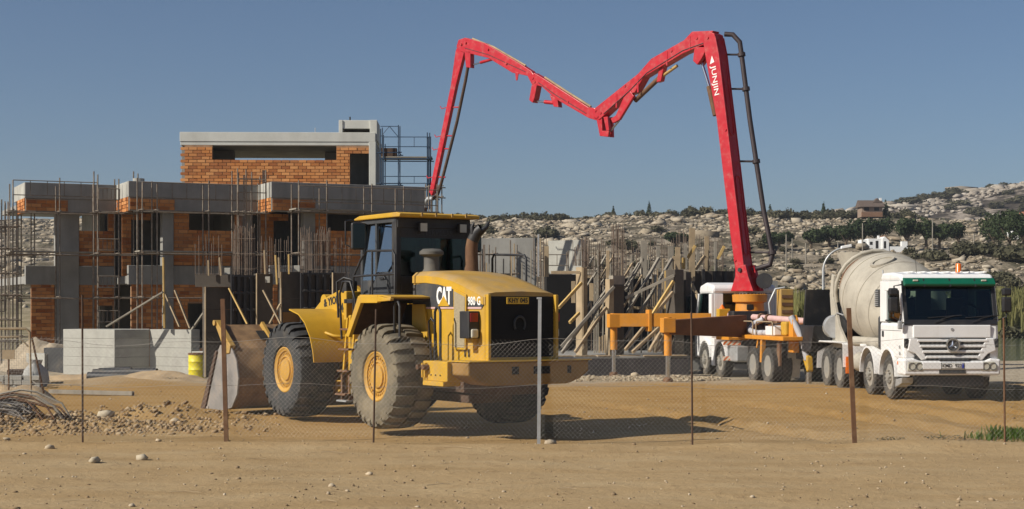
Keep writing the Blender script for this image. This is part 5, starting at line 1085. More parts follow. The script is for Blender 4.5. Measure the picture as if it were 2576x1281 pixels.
MB().lathe([(.0,-.42),(.30,-.42),(.33,-.38),(.33,.38),(.30,.42),(.0,.42)], (-6.05,-.92,1.68), (.95,-.2,0), 24).build('folding_chute_end', M['grey_steel'], mixer, smooth=40)
MB().tube([(-5.2,-.9,2.0),(-5.5,-1.0,2.06),(-5.75,-1.05,1.95)], .02, 6).build('chute_handle', M['grey_steel'], mixer)
# ================================================================ wheel loader (x forward, y left, origin under the rear axle)
loader = thing('wheel_loader', 'large dusty yellow wheel loader with rear grille towards the camera', 'wheel loader', (-1.12, 28.9, 0), math.atan2(.83, -.555))
lb = lambda name, x0,x1,y0,y1,z0,z1, m='yellow', bevel=.015, parent=None: MB().bb(x0,x1,y0,y1,z0,z1).build(name, M[m], parent or loader, bevel=bevel)
def loader_tyre():
    b = MB(); Rr, h = .935, .365; base = Rr - .075
    b.lathe([(.42,-h*.72),(.47,-h*.92),(.60,-h*1.02),(.74,-h*1.03),(.84,-h*.98),(base,-h*.86),(base,h*.86),(.84,h*.98),(.74,h*1.03),(.60,h*1.02),(.47,h*.92),(.42,h*.72)], n=56, closed=True)
    n = 24; tw = math.pi*Rr/n*.55
    for k in range(n):
        for s in (-1, 1):
            a = 2*math.pi*(k + (.5 if s > 0 else 0))/n; vs = []
            prof = [(base-.02, .015), (Rr-.006, .02), (Rr, .12), (Rr-.012, h*.82), (Rr-.05, h*1.0), (.80, h*1.075), (.765, h*1.03), (base-.03, h*.9)]
            for r_, y in prof:
                sk = .10*(y/h)                                   # lugs lean a little
                for q in (-tw, tw):
                    aa = a + q/Rr*(1.0 if r_ > .86 else .8) + sk*.25; vs.append((r_*math.cos(aa), s*y, r_*math.sin(aa)))
            m_ = len(prof); fs = [(2*i,2*i+1,2*((i+1)%m_)+1,2*((i+1)%m_)) for i in range(m_)] + [tuple(2*i for i in range(m_)), tuple(2*i+1 for i in range(m_-1,-1,-1))]
            b.add(vs, fs)
    return b.mesh('tyre', 32)
def loader_rim():
    b = MB(); h = .365
    b.lathe([(.43,h*.70),(.445,h*.84),(.425,h*.86),(.40,h*.80),(.365,h*.78),(.36,h*.60),(.285,h*.60),(.28,h*.76),(.255,h*.78),(.215,h*.66),(.205,h*.80),(0,h*.82)], n=40)
    for k in range(28):
        a = 2*math.pi*k/28; q = .323; b.cyl((q*math.cos(a),h*.58,q*math.sin(a)), (q*math.cos(a),h*.76,q*math.sin(a)), .021, n=6)
    for k in range(10):
        a = 2*math.pi*k/10; q = .17; b.cyl((q*math.cos(a),h*.66,q*math.sin(a)), (q*math.cos(a),h*.71,q*math.sin(a)), .012, n=6)
    b.bb(.20,.27,h*.45,h*.75,-.03,.03); return b.mesh('rim', 35)
LT, LR = loader_tyre(), loader_rim(); LT2 = LT.copy(); LT.materials.append(M['rubber_dusty']); LT2.materials.append(M['rubber']); LR.materials.append(mat('rim_yellow', (.46,.25,.035), .6, var=.15, dirt=(.30,.20,.09), dirt_amt=.45, dscale=5))
RG = MB().lathe([(.287,.215),(.358,.215),(.358,.2225),(.287,.2225)], n=36, closed=True).mesh('ring'); RG.materials.append(M['rust_dark'])
for x, y, me_, f in ((0,1.235,LT,0),(3.7,1.235,LT2,0),(0,-1.235,LT2,1),(3.7,-1.235,LT2,1)): link('rim_recess', RG, wheel(loader, (me_, LR), x, y, .925, bool(f)))
MB().cyl((0,-1,.93), (0,1,.93), .24, n=16).build('axle', M['rust_dark'], loader); MB().cyl((3.7,-1,.93), (3.7,1,.93), .24, n=16).build('axle', M['rust_dark'], loader)
HW = .72; RX = -2.25
# rear frame and engine body
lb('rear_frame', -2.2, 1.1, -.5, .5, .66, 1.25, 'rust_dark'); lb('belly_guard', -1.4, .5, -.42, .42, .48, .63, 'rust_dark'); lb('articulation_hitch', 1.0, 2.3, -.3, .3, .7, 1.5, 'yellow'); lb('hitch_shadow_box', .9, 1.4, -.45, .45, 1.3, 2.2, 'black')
hp = [(.10,2.78),(-.35,2.78),(-.8,2.745),(-1.2,2.68),(-1.6,2.58),(-2.0,2.46),(RX,2.385)]
body = [(.10,1.22)] + [(x, z-.09) for x, z in hp] + [(RX,1.22)]
MB().prism(body, 'y', -HW, HW).build('engine_body', M['yellow'], loader, bevel=.012)
hood_v = []; hood_f = []
ring = [(-HW-.012,-.20),(-HW-.012,-.07),(-HW+.06,-.008),(-HW+.2,.012),(0,.03),(HW-.2,.012),(HW-.06,-.008),(HW+.012,-.07),(HW+.012,-.20)]
for x, z in hp:
    for y, dz in ring: hood_v.append((x - (.05 if x == RX else 0), y, z+dz*(1.0)))
m_ = len(ring)
for i in range(len(hp)-1):
    for j in range(m_-1): hood_f.append((i*m_+j, i*m_+j+1, (i+1)*m_+j+1, (i+1)*m_+j))
hood_f += [tuple(range(m_)), tuple((len(hp)-1)*m_+j for j in range(m_-1,-1,-1))]
hood = MB().add(hood_v, hood_f).build('hood', M['yellow_dusty'], loader, smooth=40)
# yellow upper edge and dark decal band on the side
for s in (1, -1):
    y0, y1 = sorted((s*(HW+.0125), s*(HW+.020))); MB().prism([(x, z-.075) for x, z in hp] + [(x, z-.20) for x, z in reversed(hp)], 'y', y0, y1).build('hood_edge', M['yellow'], loader)
    y0, y1 = sorted((s*(HW+.001), s*(HW+.012)))
    st = MB().prism([(.09,2.55)] + [(x, z-.205) for x, z in hp[1:]] + [(RX+.06,2.13),(.09,2.13)], 'y', y0, y1).build('decal_band', M['charcoal'], loader)
    y0, y1 = sorted((s*(HW+.0125), s*(HW+.015))); MB().bb(RX+.06, .0, y0, y1, 2.118, 2.15).build('decal_line', M['pink_hose'], loader)
    if s > 0:
        text('CAT', .40, M['white_text'], st, (-.985, HW+.0165, 2.33), (-1,0,0), (0,0,1), .62, bold=.018)
        MB().prism([(-.80,2.165),(-1.17,2.165),(-.985,2.345)], 'y', HW+.019, HW+.026).build('logo_triangle', M['yellow'], st)
        text('980 G', .20, M['white_text'], st, (-1.97, HW+.0165, 2.245), (-1,0,0), (0,0,1), .80, bold=.004)
# mesh service door, lamp box, handrails
dr = MB().prism([(-1.36,1.42),(-1.74,1.42),(-1.76,2.36),(-1.35,2.47)], 'y', HW+.003, HW+.05).build('service_door', M['yellow'], loader, bevel=.006)
MB().prism([(-1.385,1.46),(-1.715,1.46),(-1.73,2.32),(-1.38,2.42)], 'y', HW+.0501, HW+.056).build('door_mesh', mat('perforated_steel', (.30,.25,.16), .7, var=.3, scale=60), dr); MB().bb(-1.725,-1.67,HW+.05,HW+.08,1.86,2.0).build('door_latch', M['grey_steel'], dr)
for s in (1,-1):
    y0, y1 = (HW+.002, HW+.22) if s > 0 else (-HW-.22, -HW-.002)
    lbx = lb('lamp_box', -2.12, -1.82, y0, y1, 1.62, 2.08, 'black', .015)
    lb('tail_lamp', -2.135, -2.12, y0+.04 if s > 0 else y0+.02, y1-.02 if s > 0 else y1-.04, 1.90, 2.05, 'signal_red', .008, lbx); MB().bb(-2.17,-2.12,y0+.05,y1-.03,1.63,1.78).build('work_lamp', M['lens'], lbx, bevel=.03)
    MB().bb(-2.06,-1.9,y0+.0 if s > 0 else y1-.1,y0+.1 if s > 0 else y1,1.44,1.62).build('lamp_bracket', M['yellow'], lbx)
def loop(name, pts, r=.024, m='black', n=8): return MB().tube(pts, r, n).build(name, M[m], loader, smooth=60)
loop('grab_rail', [(-1.22,1.02,1.12),(-1.22,1.06,1.3),(-1.22,1.06,2.06),(-1.27,1.06,2.14),(-1.35,1.06,2.14),(-1.40,1.06,2.06),(-1.40,1.06,1.3),(-1.40,1.02,1.12)])
loop('grab_rail', [(-1.05,1.02,1.1),(-1.05,1.08,1.9),(-1.13,1.08,1.96),(-1.2,1.05,1.88),(-1.2,1.0,1.1)], .02)
loop('grab_rail', [(-.42,1.35,1.12),(-.42,1.40,1.3),(-.42,1.40,2.16),(-.47,1.40,2.24),(-.55,1.40,2.24),(-.60,1.40,2.16),(-.60,1.40,1.3),(-.60,1.36,1.14)])
for x in (-1.68, -1.80): loop('cable_conduit', [(x,HW+.02,1.3),(x,HW+.03,1.62)], .012)
# rear grille
MB().prism([(-HW,1.22),(-HW+.0,2.36),(HW,2.36),(HW,1.22)], 'x', RX-.04, RX-.002).build('grille_frame', M['yellow'], loader, bevel=.01)
gr = lb('grille', RX-.052, RX-.041, -HW+.06, HW-.06, 1.30, 2.33, 'dark', .0)
for i in range(15): MB().bb(RX-.075, RX-.053, -HW+.065, HW-.065, 1.36+i*.063, 1.372+i*.063).build('grille_slat', M['dark'], gr)
MB().tube([(RX-.09, .06+.11*math.cos(a), 1.86+.13*math.sin(a)) for a in np.linspace(-.7, 3.84, 14)], .02, 6).build('horseshoe', M['charcoal'], gr, smooth=60)
for y, w_ in ((-HW+.03,.1),(HW-.03,.1)): lb('grille_post', RX-.13, RX-.041, y-.03, y+.03, 1.22, 2.36, 'yellow', .012)
npl = lb('number_plate', RX-.105, RX-.092, -.12, .33, 2.20, 2.315, 'orange', .004); npl.data.materials.clear(); npl.data.materials.append(mat('plate_yellow', (.66,.40,.03), .5, var=.08))
text('KHY 045', .115, M['black_text'], npl, (RX-.107, .105, 2.258), (0,-1,0), (0,0,1), .92, bold=.002)
# counterweight bumper
cwt = MB().prism([(1.22,1.235),(-1.24,1.235),(-1.24,1.05),(-1.05,.92),(-.8,.84),(.8,.84),(1.05,.92),(1.22,1.02)], 'x', RX-.30, RX+.32).build('counterweight', mat('shaded_yellow', (.27,.15,.035), .8, var=.25, dirt=(.17,.10,.05), dirt_amt=.6, dscale=1.5), loader, bevel=.03)  # machine yellow darkened to brown, the rear's shade put into its colour
lb('counterweight_lip', RX-.36, RX+.30, -1.26, 1.24, 1.236, 1.255, 'yellow', .004)
for y0, y1 in ((.22,.36),(-.42,-.08),(-.86,-.78)): lb('pocket', RX-.305, RX-.299, y0, y1, 1.02, 1.15, 'dark', .0)
lb('tool_box', -2.02, -1.22, .9, 1.30, .90, 1.235, 'yellow', .012); lb('tool_box_step', -1.95, -1.28, 1.0, 1.34, .82, .90, 'yellow', .008)
for x in (-1.28,-1.36): lb('box_rib', x-.02, x+.02, 1.301, 1.36, .95, 1.2, 'yellow', .006)
for x in (-1.5,-1.65,-1.8): MB().cyl((x,1.30,1.0), (x,1.315,1.0), .012, n=8).build('box_bolt', M['black'], loader)
for x in (-1.22,-1.4): MB().cyl((x,1.0,1.13), (x,1.42,1.13), .045, n=10).build('step_peg', M['rusty'], loader)
# rear fenders / platforms
for s in (1,-1):
    y0, y1 = (.5, 1.52) if s > 0 else (-1.52, -.5)
    MB().sheet([(-.50,2.30),(-.2,2.335),(.62,2.345),(1.10,1.66)], 'y', y0, y1, .03).build('rear_fender', M['yellow'], loader)
    MB().sheet([(-.50,2.285),(-.2,2.32),(.61,2.33),(1.085,1.655)], 'y', y0+.01, y1-.08, -.012).build('fender_shade_sheet', M['rust_dark'], loader)  # added dark sheet, stands in for shade on the fender's underside
    e0, e1 = (1.47,1.545) if s > 0 else (-1.545,-1.47)
    MB().prism([(-.05,2.35),(.66,2.35),(1.14,1.62),(1.02,1.60),(.56,2.22),(-.05,2.22)], 'y', e0, e1).build('fender_edge', M['yellow'], loader, bevel=.01)
    MB().prism([(-.05,2.34),(-.52,2.30),(-.52,2.26),(-.05,2.24)], 'y', e0, e1).build('fender_edge', M['yellow'], loader, bevel=.01)
lb('platform', .55, 2.05, -1.1, 1.1, 2.22, 2.30, 'black', .01)
MB().prism([(-.62,1.3),(-.35,2.2),(.05,2.2),(.05,1.3)], 'y', HW+.002, HW+.06).build('side_panel', M['yellow'], loader, bevel=.01)
# cab
CX0, CX1, CY, CZ0, CZ1 = .58, 1.95, .80, 2.31, 3.78
lb('cab_floor', CX0, CX1, -CY, CY, CZ0, CZ0+.1, 'charcoal')
for x0, x1, y0, y1 in ((CX0,CX0+.17,CY-.10,CY),(CX0,CX0+.17,-CY,-CY+.10),(CX1-.08,CX1,CY-.08,CY),(CX1-.08,CX1,-CY,-CY+.08),(CX0+.74,CX0+.80,CY-.06,CY),(CX0+.74,CX0+.80,-CY,-CY+.06)):
    lb('cab_pillar', x0, x1, y0, y1, CZ0+.1, CZ1, 'charcoal' if x0 > CX0 else 'black', .012)
lb('cab_rear_sill', CX0, CX0+.06, -CY+.10, CY-.10, CZ0+.1, 2.72, 'black', .01); lb('cab_header', CX0-.02, CX0+.05, -CY+.02, CY-.02, 3.60, CZ1, 'black', .01); lb('cab_header', CX0+.05, CX1, CY-.06, CY+.005, 3.70, CZ1, 'charcoal', .005); lb('cab_header', CX0+.05, CX1, -CY-.005, -CY+.06, 3.70, CZ1, 'charcoal', .005)
lb('rear_window', CX0+.015, CX0+.027, -CY+.10, CY-.10, 2.721, 3.60, 'glass_dark', 0); MB().bb(CX0+.004,CX0+.01,-CY+.10,CY-.10,3.42,3.60).build('window_band', M['black'], loader)
text('CATERPILLAR', .14, M['charcoal'], loader, (CX0+.002, -.02, 3.51), (0,-1,0), (0,0,1), .95, bold=.002)
M['glass_blue'] = glassmat('blue_reflecting_glass', (.36,.50,.56), .32)
for nm_, xa, xb, za in (('door_window', CX0+.80, CX1-.08, 2.65), ('quarter_window', CX0+.17, CX0+.74, 2.80)): MB().prism([(CY-.02,za),(CY-.008,za),(CY-.10,3.72),(CY-.112,3.72)], 'x', xa, xb).build(nm_, M['glass_blue'], loader); lb('side_window', CX0+.17, CX1-.08, -CY+.018, -CY+.03, 2.5, 3.70, 'glass', 0)
lb('front_window', CX1-.03, CX1-.018, -CY+.08, CY-.08, CZ0+.1, 3.70, 'glass', 0)
dl = lb('door_panel', CX0+.17, CX0+.74, CY-.035, CY-.005, CZ0+.1, 2.80, 'charcoal', .01); MB().bb(CX0+.45,CX0+.6,CY-.004,CY+.02,2.66,2.70).build('door_handle', M['black'], dl); lb('door_panel', CX0+.80, CX1-.08, CY-.035, CY-.005, CZ0+.1, 2.65, 'charcoal', .01)
loop('door_rail', [(CX0+.22,CY+.02,2.4),(CX0+.24,CY+.06,2.62),(CX0+.45,CY+.06,2.78),(CX0+.6,CY+.02,2.78)], .015)
b = MB(); b.bb(.9,1.35,-.25,.25,2.42,2.75); b.bb(.86,1.0,-.24,.24,2.7,3.25); b.bb(.88,.98,-.13,.13,3.25,3.42); b.build('seat', M['dark'], loader, bevel=.05)
MB().prism([(1.55,2.42),(1.8,2.42),(1.75,2.95),(1.6,3.02)], 'y', -.2, .2).build('steering_console', M['charcoal'], loader, bevel=.03)
MB().prism([(CX0-.22,3.785),(CX1+.14,3.785),(CX1+.16,3.815),(CX1-.05,3.865),(CX0-.1,3.875),(CX0-.24,3.845)], 'y', -CY-.06, CY+.06).build('cab_roof', M['yellow'], loader, bevel=.02)
for y in (-.55,-.25,.1,.4): lb('roof_clip', CX0-.255, CX0-.235, y-.02, y+.02, 3.80, 3.87, 'yellow_dusty', .004)
for y in (.30, -.55): wl = lb('work_lamp', CX0-.14, CX0-.05, y-.085, y+.085, 3.52, 3.70, 'black', .025); MB().bb(CX0-.148,CX0-.141,y-.07,y+.07,3.535,3.685).build('lens', M['lens'], wl)
for s in (1,-1):
    mr = lb('mirror', 1.13, 1.21, s*1.27-.14, s*1.27+.14, 3.20, 3.70, 'black', .04); MB().bb(1.123,1.129,s*1.27-.12,s*1.27+.12,3.23,3.67).build('mirror_glass', M['glass_dark'], mr)
    loop('mirror_arm', [(1.7,s*CY,3.70),(1.5,s*1.25,3.76),(1.3,s*1.46,3.72),(1.3,s*1.46,3.3),(1.2,s*1.30,3.2)], .014)
# platform handrail at the left, over the fender
loop('handrail', [(1.62,1.12,1.9),(1.62,1.12,2.72),(1.34,1.12,3.02),(1.1,1.12,3.18),(.15,1.12,3.16),(.06,1.12,3.08),(.06,1.12,2.36)], .022)
loop('handrail', [(1.62,1.12,2.72),(.06,1.12,2.74)], .02); loop('handrail', [(.9,1.12,3.18),(.9,1.12,2.33)], .02)
loop('handrail', [(1.75,1.30,1.55),(1.75,1.34,2.4),(1.62,1.34,2.62),(1.5,1.25,2.62),(1.42,1.2,2.3),(1.35,1.2,1.9)], .022)
loop('handrail', [(1.98,1.25,1.95),(1.98,1.28,2.62),(1.85,1.2,2.7),(1.72,1.1,2.66)], .022)
loop('handrail', [(.06,-.95,2.3),(.06,-.95,3.05),(0.0,-.95,3.12),(-1.0,-.95,3.08),(-1.05,-.95,3.0),(-1.05,-.95,2.3)], .022)
# ladder
ld = MB()
for x in (1.36, 1.66): ld.beam((x,1.34,.55), (x,1.22,1.95), .05, .03, (0,1,0))
ld.build('ladder_rail', M['yellow'], loader)
for z, y in ((.52,1.36),(.95,1.32),(1.35,1.29),(1.72,1.26)): lb('ladder_step', 1.32, 1.72, y-.08, y+.1, z, z+.035, 'rusty', .004)
lb('ladder_foot', 1.34, 1.40, 1.28, 1.36, .42, .9, 'rusty', .006); lb('ladder_foot', 1.62, 1.68, 1.28, 1.36, .42, .9, 'rusty', .006); lb('ladder_foot_step', 1.32, 1.70, 1.24, 1.44, .40, .43, 'grey_steel', .004)
lb('side_tank', 1.05, 1.85, .55, 1.12, .95, 2.0, 'yellow', .03)
# exhaust and precleaner
loop('exhaust_stack', [(.15,-.55,2.70),(.15,-.55,2.85),(.15,-.55,3.25),(.12,-.56,3.4)], [.17,.13,.115,.11], 'rusty', 16)
b = MB(); ex = [(.12,-.56,3.38),(.06,-.6,3.52),(-.02,-.66,3.60)]
b.tube(ex, [.112,.112,.10], 14, caps=False); b.build('exhaust_tip', M['black'], loader, smooth=50)
b = MB(); b.tube([(-.02,-.66,3.55),(-.06,-.74,3.62),(-.06,-.80,3.72)], [.05,.045,.02], 8); b.tube([(.06,-.52,3.5),(.05,-.5,3.62),(.02,-.52,3.70)], [.05,.04,.015], 8); b.build('exhaust_lip', M['black'], loader, smooth=50)
MB().lathe([(0,2.74),(.20,2.74),(.14,2.84),(.14,3.06),(.22,3.10),(.22,3.15),(.16,3.20),(0,3.21)], (.08,.35,0), (0,0,1), 24).build('precleaner', mat('precleaner_plastic', (.09,.085,.075), .6, dirt=(.22,.19,.14), dirt_amt=.4), loader, smooth=40)
# front frame: tower, lift arms, linkage
MB().prism([(1.75,1.0),(2.1,2.15),(2.45,2.42),(2.75,2.35),(3.1,1.5),(3.3,.75),(1.9,.7)], 'y', -.42, .42).build('loader_tower', M['yellow'], loader, bevel=.03)
for s in (1,-1):
    y0, y1 = (.50,.62) if s > 0 else (-.62,-.50)
    arm = MB().prism([(2.25,2.42),(2.55,2.56),(3.1,2.50),(3.9,2.30),(4.6,1.9),(5.35,1.0),(5.62,.55),(5.45,.30),(5.15,.42),(4.6,1.1),(3.6,1.75),(2.6,2.10),(2.25,2.2)], 'y', y0, y1).build('lift_arm', M['yellow'], loader, bevel=.02)
    if s > 0:
        text('& YIOI', .21, M['black_text'], arm, (3.52, .623, 2.255), (-1,0,.13), (0,0,1), .95, bold=.006); text('24', .25, M['black_text'], arm, (3.08, .623, 2.12), (-1,0,.1), (0,0,1), .9, bold=.008)
MB().cyl((4.55,-.25,2.28), (4.55,.25,2.28), .13, n=16).build('bell_crank_pin', M['yellow'], loader, smooth=40); MB().prism([(4.5,2.42),(4.72,2.2),(4.3,1.2),(4.05,.75),(3.9,.85),(4.2,1.6),(4.36,2.25)], 'y', -.12, .12).build('bell_crank', M['yellow'], loader, bevel=.03)
loop('tilt_cylinder', [(4.5,0,2.28),(3.3,0,2.40)], .085, 'yellow', 14); loop('lift_cylinder', [(2.5,.35,1.2),(4.3,.55,1.3)], .09, 'yellow', 12); loop('lift_cylinder', [(2.5,-.35,1.2),(4.3,-.55,1.3)], .09, 'yellow', 12); loop('tilt_link', [(4.0,0,.82),(5.45,0,.85)], .07, 'yellow', 10)
lb('front_frame', 2.2, 4.3, -.45, .45, .72, 1.3, 'yellow'); lb('tower_lamp', 2.15, 2.35, .75, 1.0, 2.42, 2.65, 'black', .02); lb('lamp_post', 2.05, 2.15, .72, 1.05, 1.9, 2.45, 'yellow', .02)
# front fenders: broad curved sheets behind the front wheels
for s in (1,-1):
    y0, y1 = (.62, 1.56) if s > 0 else (-1.56, -.62)
    MB().sheet([(2.40,1.10),(2.44,1.30),(2.56,1.58),(2.78,1.84),(3.05,2.0),(3.45,2.09)], 'y', y0, y1, .025).build('front_fender', M['yellow'], loader, smooth=40)
    MB().prism([(2.06,1.62),(2.5,1.58),(2.46,1.50),(2.06,1.52)], 'y', s*.7-.06, s*.7+.06).build('fender_stay', M['yellow'], loader)
    loop('fender_lug', [(2.6,s*1.2,1.66),(2.35,s*1.15,1.60),(2.3,s*.9,1.58)], .03, 'yellow')
# bucket
bw = 1.72; M['bucket'] = mat('bucket_steel', (.20,.12,.06), .65, .15, var=.35, scale=2, dirt=(.38,.24,.11), dirt_amt=.5, dscale=2)
back = [(7.21,.02),(6.2,.02),(5.75,.10),(5.50,.36),(5.42,.70),(5.52,1.02),(5.78,1.30)]
bk = MB().sheet(back, 'y', -bw, bw, -.05).build('bucket', M['bucket'], loader, smooth=30)
MB().sheet([(5.78,1.30),(6.52,1.78)], 'y', -bw+.05, bw-.05, -.04).build('spill_guard', M['bucket'], bk)
for y in (.75, -.55): MB().prism([(5.72,1.33),(5.80,1.28),(6.50,1.76),(6.40,1.84)], 'y', y-.03, y+.03).build('guard_rib', M['yellow_dusty'], bk)
for y0 in (-1.45,-.75,-.1,.55): MB().prism([(6.02,1.478),(6.28,1.646),(6.275,1.655),(6.015,1.487)], 'y', y0, y0+.42).build('guard_slot', M['dark'], bk)
for s in (1,-1):
    y0, y1 = (bw, bw+.035) if s > 0 else (-bw-.035, -bw)
    sp = MB().prism([(7.24,.0),(6.2,-.0),(5.73,.08),(5.47,.36),(5.40,.70),(5.50,1.04),(5.78,1.34),(6.32,1.36),(6.45,1.22),(7.05,.22)], 'y', y0, y1).build('side_plate', M['steel'], bk, bevel=.006)
    e0, e1 = (bw-.06, bw+.06) if s > 0 else (-bw-.06, -bw+.06)
    MB().prism([(6.58,1.84),(6.46,1.86),(5.74,1.36),(5.80,1.20),(5.98,1.18)], 'y', e0, e1).build('corner_gusset', M['yellow_dusty'], bk, bevel=.01); MB().cyl((6.5,e0,1.82), (6.5,e1+.04,1.82), .06, n=12).build('gusset_eye', M['yellow_dusty'], bk)
    MB().prism([(7.28,-.01),(7.05,-.01),(6.42,1.22),(6.5,1.24)], 'y', e0+.02, e1+.01).build('side_cutter', M['rust_dark'], bk)
MB().prism([(7.34,.0),(6.9,.0),(6.9,.05),(7.2,.05)], 'y', -bw-.05, bw+.05).build('cutting_edge', M['steel'], bk)
# ================================================================ chain-link fence along the road
fence = thing('chain_link_fence', 'sagging chain-link fence on thin rusty posts crossing the whole yard', 'fence', (0, 25.8, 0))
def fy(x): return 25.8 - x*.075          # fence line, nearer at the right
post = [(-12.3,'rusty',.02,1.95,0,0),(-9.8,'rusty',.02,1.95,0,0)]
for u, vt, vb, Dp, m, r, du in ((207,742,1092,26.4,'rust_dark',.017,1), (560,752,1104,26.1,'rusty',.03,10), (946,778,1104,25.95,'rust_dark',.016,-7), (1358,748,1112,25.7,'grey_steel',.026,-3), (1739,785,1113,25.5,'rust_dark',.016,3), (2135,775,1115,25.3,'rusty',.03,16), (2525,800,1117,25.1,'rusty',.016,3)):
    zb = gz(XU(u,Dp), Dp) - .15; a = Vector((XU(u+du,Dp), Dp, zb)); b_ = Vector((XU(u,Dp), Dp, ZV(vt,Dp)))
    bm = MB()
    if m == 'grey_steel': bm.beam(a, b_, .055, .05, (0,1,0)); bm.bb(b_.x-.05, b_.x+.03, Dp-.03, Dp+.03, b_.z-.03, b_.z)
    elif r > .028: bm.beam(a, b_, .07, .045, (0,1,0))
    else: bm.cyl(a, b_, r, n=8)
    for q in range(len(bm.v)): bm.v[q] = (bm.v[q][0], bm.v[q][1]-25.8, bm.v[q][2])
    bm.build('post', M[m], fence)
rr = random.Random(3); wire = MB(); hF = 1.60; step = .0735
def ftop(x): return hF + .05*math.sin(x*1.25) + .03*math.sin(x*3.1)
def fp(x, z): return Vector((x, fy(x) - 25.8 + .03*math.sin(x*2.2+z*2), z))
V_, F_ = [], []
def thin(p, q, r):
    d = (q-p).normalized(); a = d.cross(Vector((0,1,0))).normalized()*r; b2 = Vector((0,1,0))*r; n = len(V_)
    for c in (p, q): V_.extend([c+a, c-a*.5+b2*.87, c-a*.5-b2*.87])
    F_.extend([(n,n+1,n+4,n+3),(n+1,n+2,n+5,n+4),(n+2,n,n+3,n+5)])
xx = -12.5
while xx < 12.5:
    for s in (1, -1):
        prev = None
        for k in range(5):
            z = .02 + (ftop(xx)-.02)*k/4; p_ = fp(xx + s*(z*.98), z) + Vector((0,.004*s,0))
            if prev is not None: thin(prev, p_, .0011)
            prev = p_
    xx += step
mw = MB(); mw.v = [tuple(q) for q in V_]; mw.f = F_
M['wire'] = mat('fence_wire', (.26,.245,.22), .55, .3, var=.2, scale=3)
o = mw.build('wire_mesh', M['wire'], fence, recalc=False); o['kind'] = 'stuff'
for zf, nm in ((1.0, 'top_wire'), (.55, 'mid_wire')):
    MB().tube([fp(x, ftop(x)*zf*(1 if zf == 1 else 1) - .02) for x in np.arange(-12.5, 12.6, .4)], .003, 5).build(nm, M['wire'], fence)
# ================================================================ things lying about the site
D = 50.4; x = XU(497, D); t = thing('yellow_barrel', 'bright yellow steel drum standing beside the pale wall', 'barrel', (x, D, gz(x, D)))
MB().lathe([(0,.0),(.29,.0),(.30,.02),(.285,.04),(.285,.24),(.298,.26),(.285,.28),(.285,.50),(.298,.52),(.285,.54),(.285,.74),(.30,.76),(.29,.78),(.27,.77),(.27,.75),(0,.75)], (0,0,0), (0,0,1), 28).build('drum_shell', M['barrel'], t, smooth=35)
MB().lathe([(.301,.735),(.306,.735),(.306,.785),(.28,.79)], (0,0,0), (0,0,1), 24).build('rusty_rim', M['rusty'], t)
for u0, v0, u1, v1, D0, D1, r, lab in ((235,938,395,936,49.8,49.4,.12,'upper black plastic pipe lying before the shaded recess'), (222,947,400,950,48.9,48.5,.14,'nearest black plastic pipe lying before the pale walls'), (250,935,330,932,50.6,50.4,.12,'short black pipe behind the other two pipes')):
    p0, p1 = W(u0,v0,D0), W(u1,v1,D1); bm = MB(); d = (p1-p0).normalized(); L = (p1-p0).length
    bm.lathe([(r,0),(r,L),(r*.86,L),(r*.86,0)], p0, d, 20, closed=True); tag(bm.build('plastic_pipe', M['plastic_black'], smooth=40), lab, 'pipe', 'black pipes by the wall')
# tubular barrier frame at the far left
t = thing('site_barrier', 'pale tubular barrier frame with mesh at the left edge', 'barrier', (XU(35, 33.5), 33.5, 0)); xr = XU(75,33.5)-XU(35,33.5)
MB().tube([(-1.6,0,1.68),(xr-.08,0,1.70),(xr,0,1.62),(xr+.03,0,.28),(-1.6,0,.42)], .028, 8).build('frame', M['wood'], t, smooth=60)
MB().tube([(-1.6,.4,1.5),(xr-.35,.4,1.52),(xr-.15,.4,1.3)], .02, 8).build('rear_rail', M['wood'], t, smooth=60); MB().tube([(xr-.45,.02,1.2),(xr-.45,.02,.4)], .02, 6).build('middle_bar', M['rusty'], t)
MB().bb(xr-.58, xr-.32, -.01, .01, 1.05, 1.25).build('sign_plate', M['wood'], t); MB().beam((xr+.03,.05,1.5), (xr+.15,.5,.3), .03, .03).build('stay', M['rusty'], t); b = MB()
for k in range(26): b.tube([(-1.6,.01,.42+k*.05),(xr,.01,.36+k*.05)], .0022, 4)
for k in range(40): b.tube([(-1.6+k*.05,.012,.4),(-1.6+k*.05,.012,1.68)], .0022, 4)
b.build('mesh_infill', M['wire'], t)
# bundle of bent bars
t = thing('bar_bundle', 'bundle of dusty bent reinforcing bars lying at the left edge', 'rebar', (XU(20, 29.5), 29.5, 0)); b = MB(); rr = random.Random(5)
for k in range(34):
    y = rr.uniform(-.35,.35); z = .14+rr.uniform(0,.42)*(1-abs(y)*1.5); b.tube([(-1.8,y,z+.18),(-.6,y+rr.uniform(-.05,.05),z+.1),(.15+rr.uniform(-.1,.2),y,z),(.42+rr.uniform(-.1,.1),y-.05,max(.08,z-.16))], .016, 6)
b.build('bars', M['steel'], t, smooth=60)
for k in range(9):
    x0 = rr.uniform(-.1,.3); y0 = rr.uniform(-.4,.2); h0 = rr.uniform(.4,.62); x1 = rr.uniform(.6,1.15)
    MB().tube([(x0-.5,y0,h0-.1),(x0,y0,h0),(x0+.3,y0-.05,h0-.04),(x1-.1,y0-.1,h0*.6),(x1+.08,y0-.15,.10)], .02, 6).build('bent_bar', M['wood_grey'] if k % 2 else M['rusty'], t, smooth=60)
bar('long flat timber lying on the soil beside the barrier', W(125,985,40.6), W(335,990,39.9), .12, .10, 'wood_grey', 'loose_timber', None, 'plank')
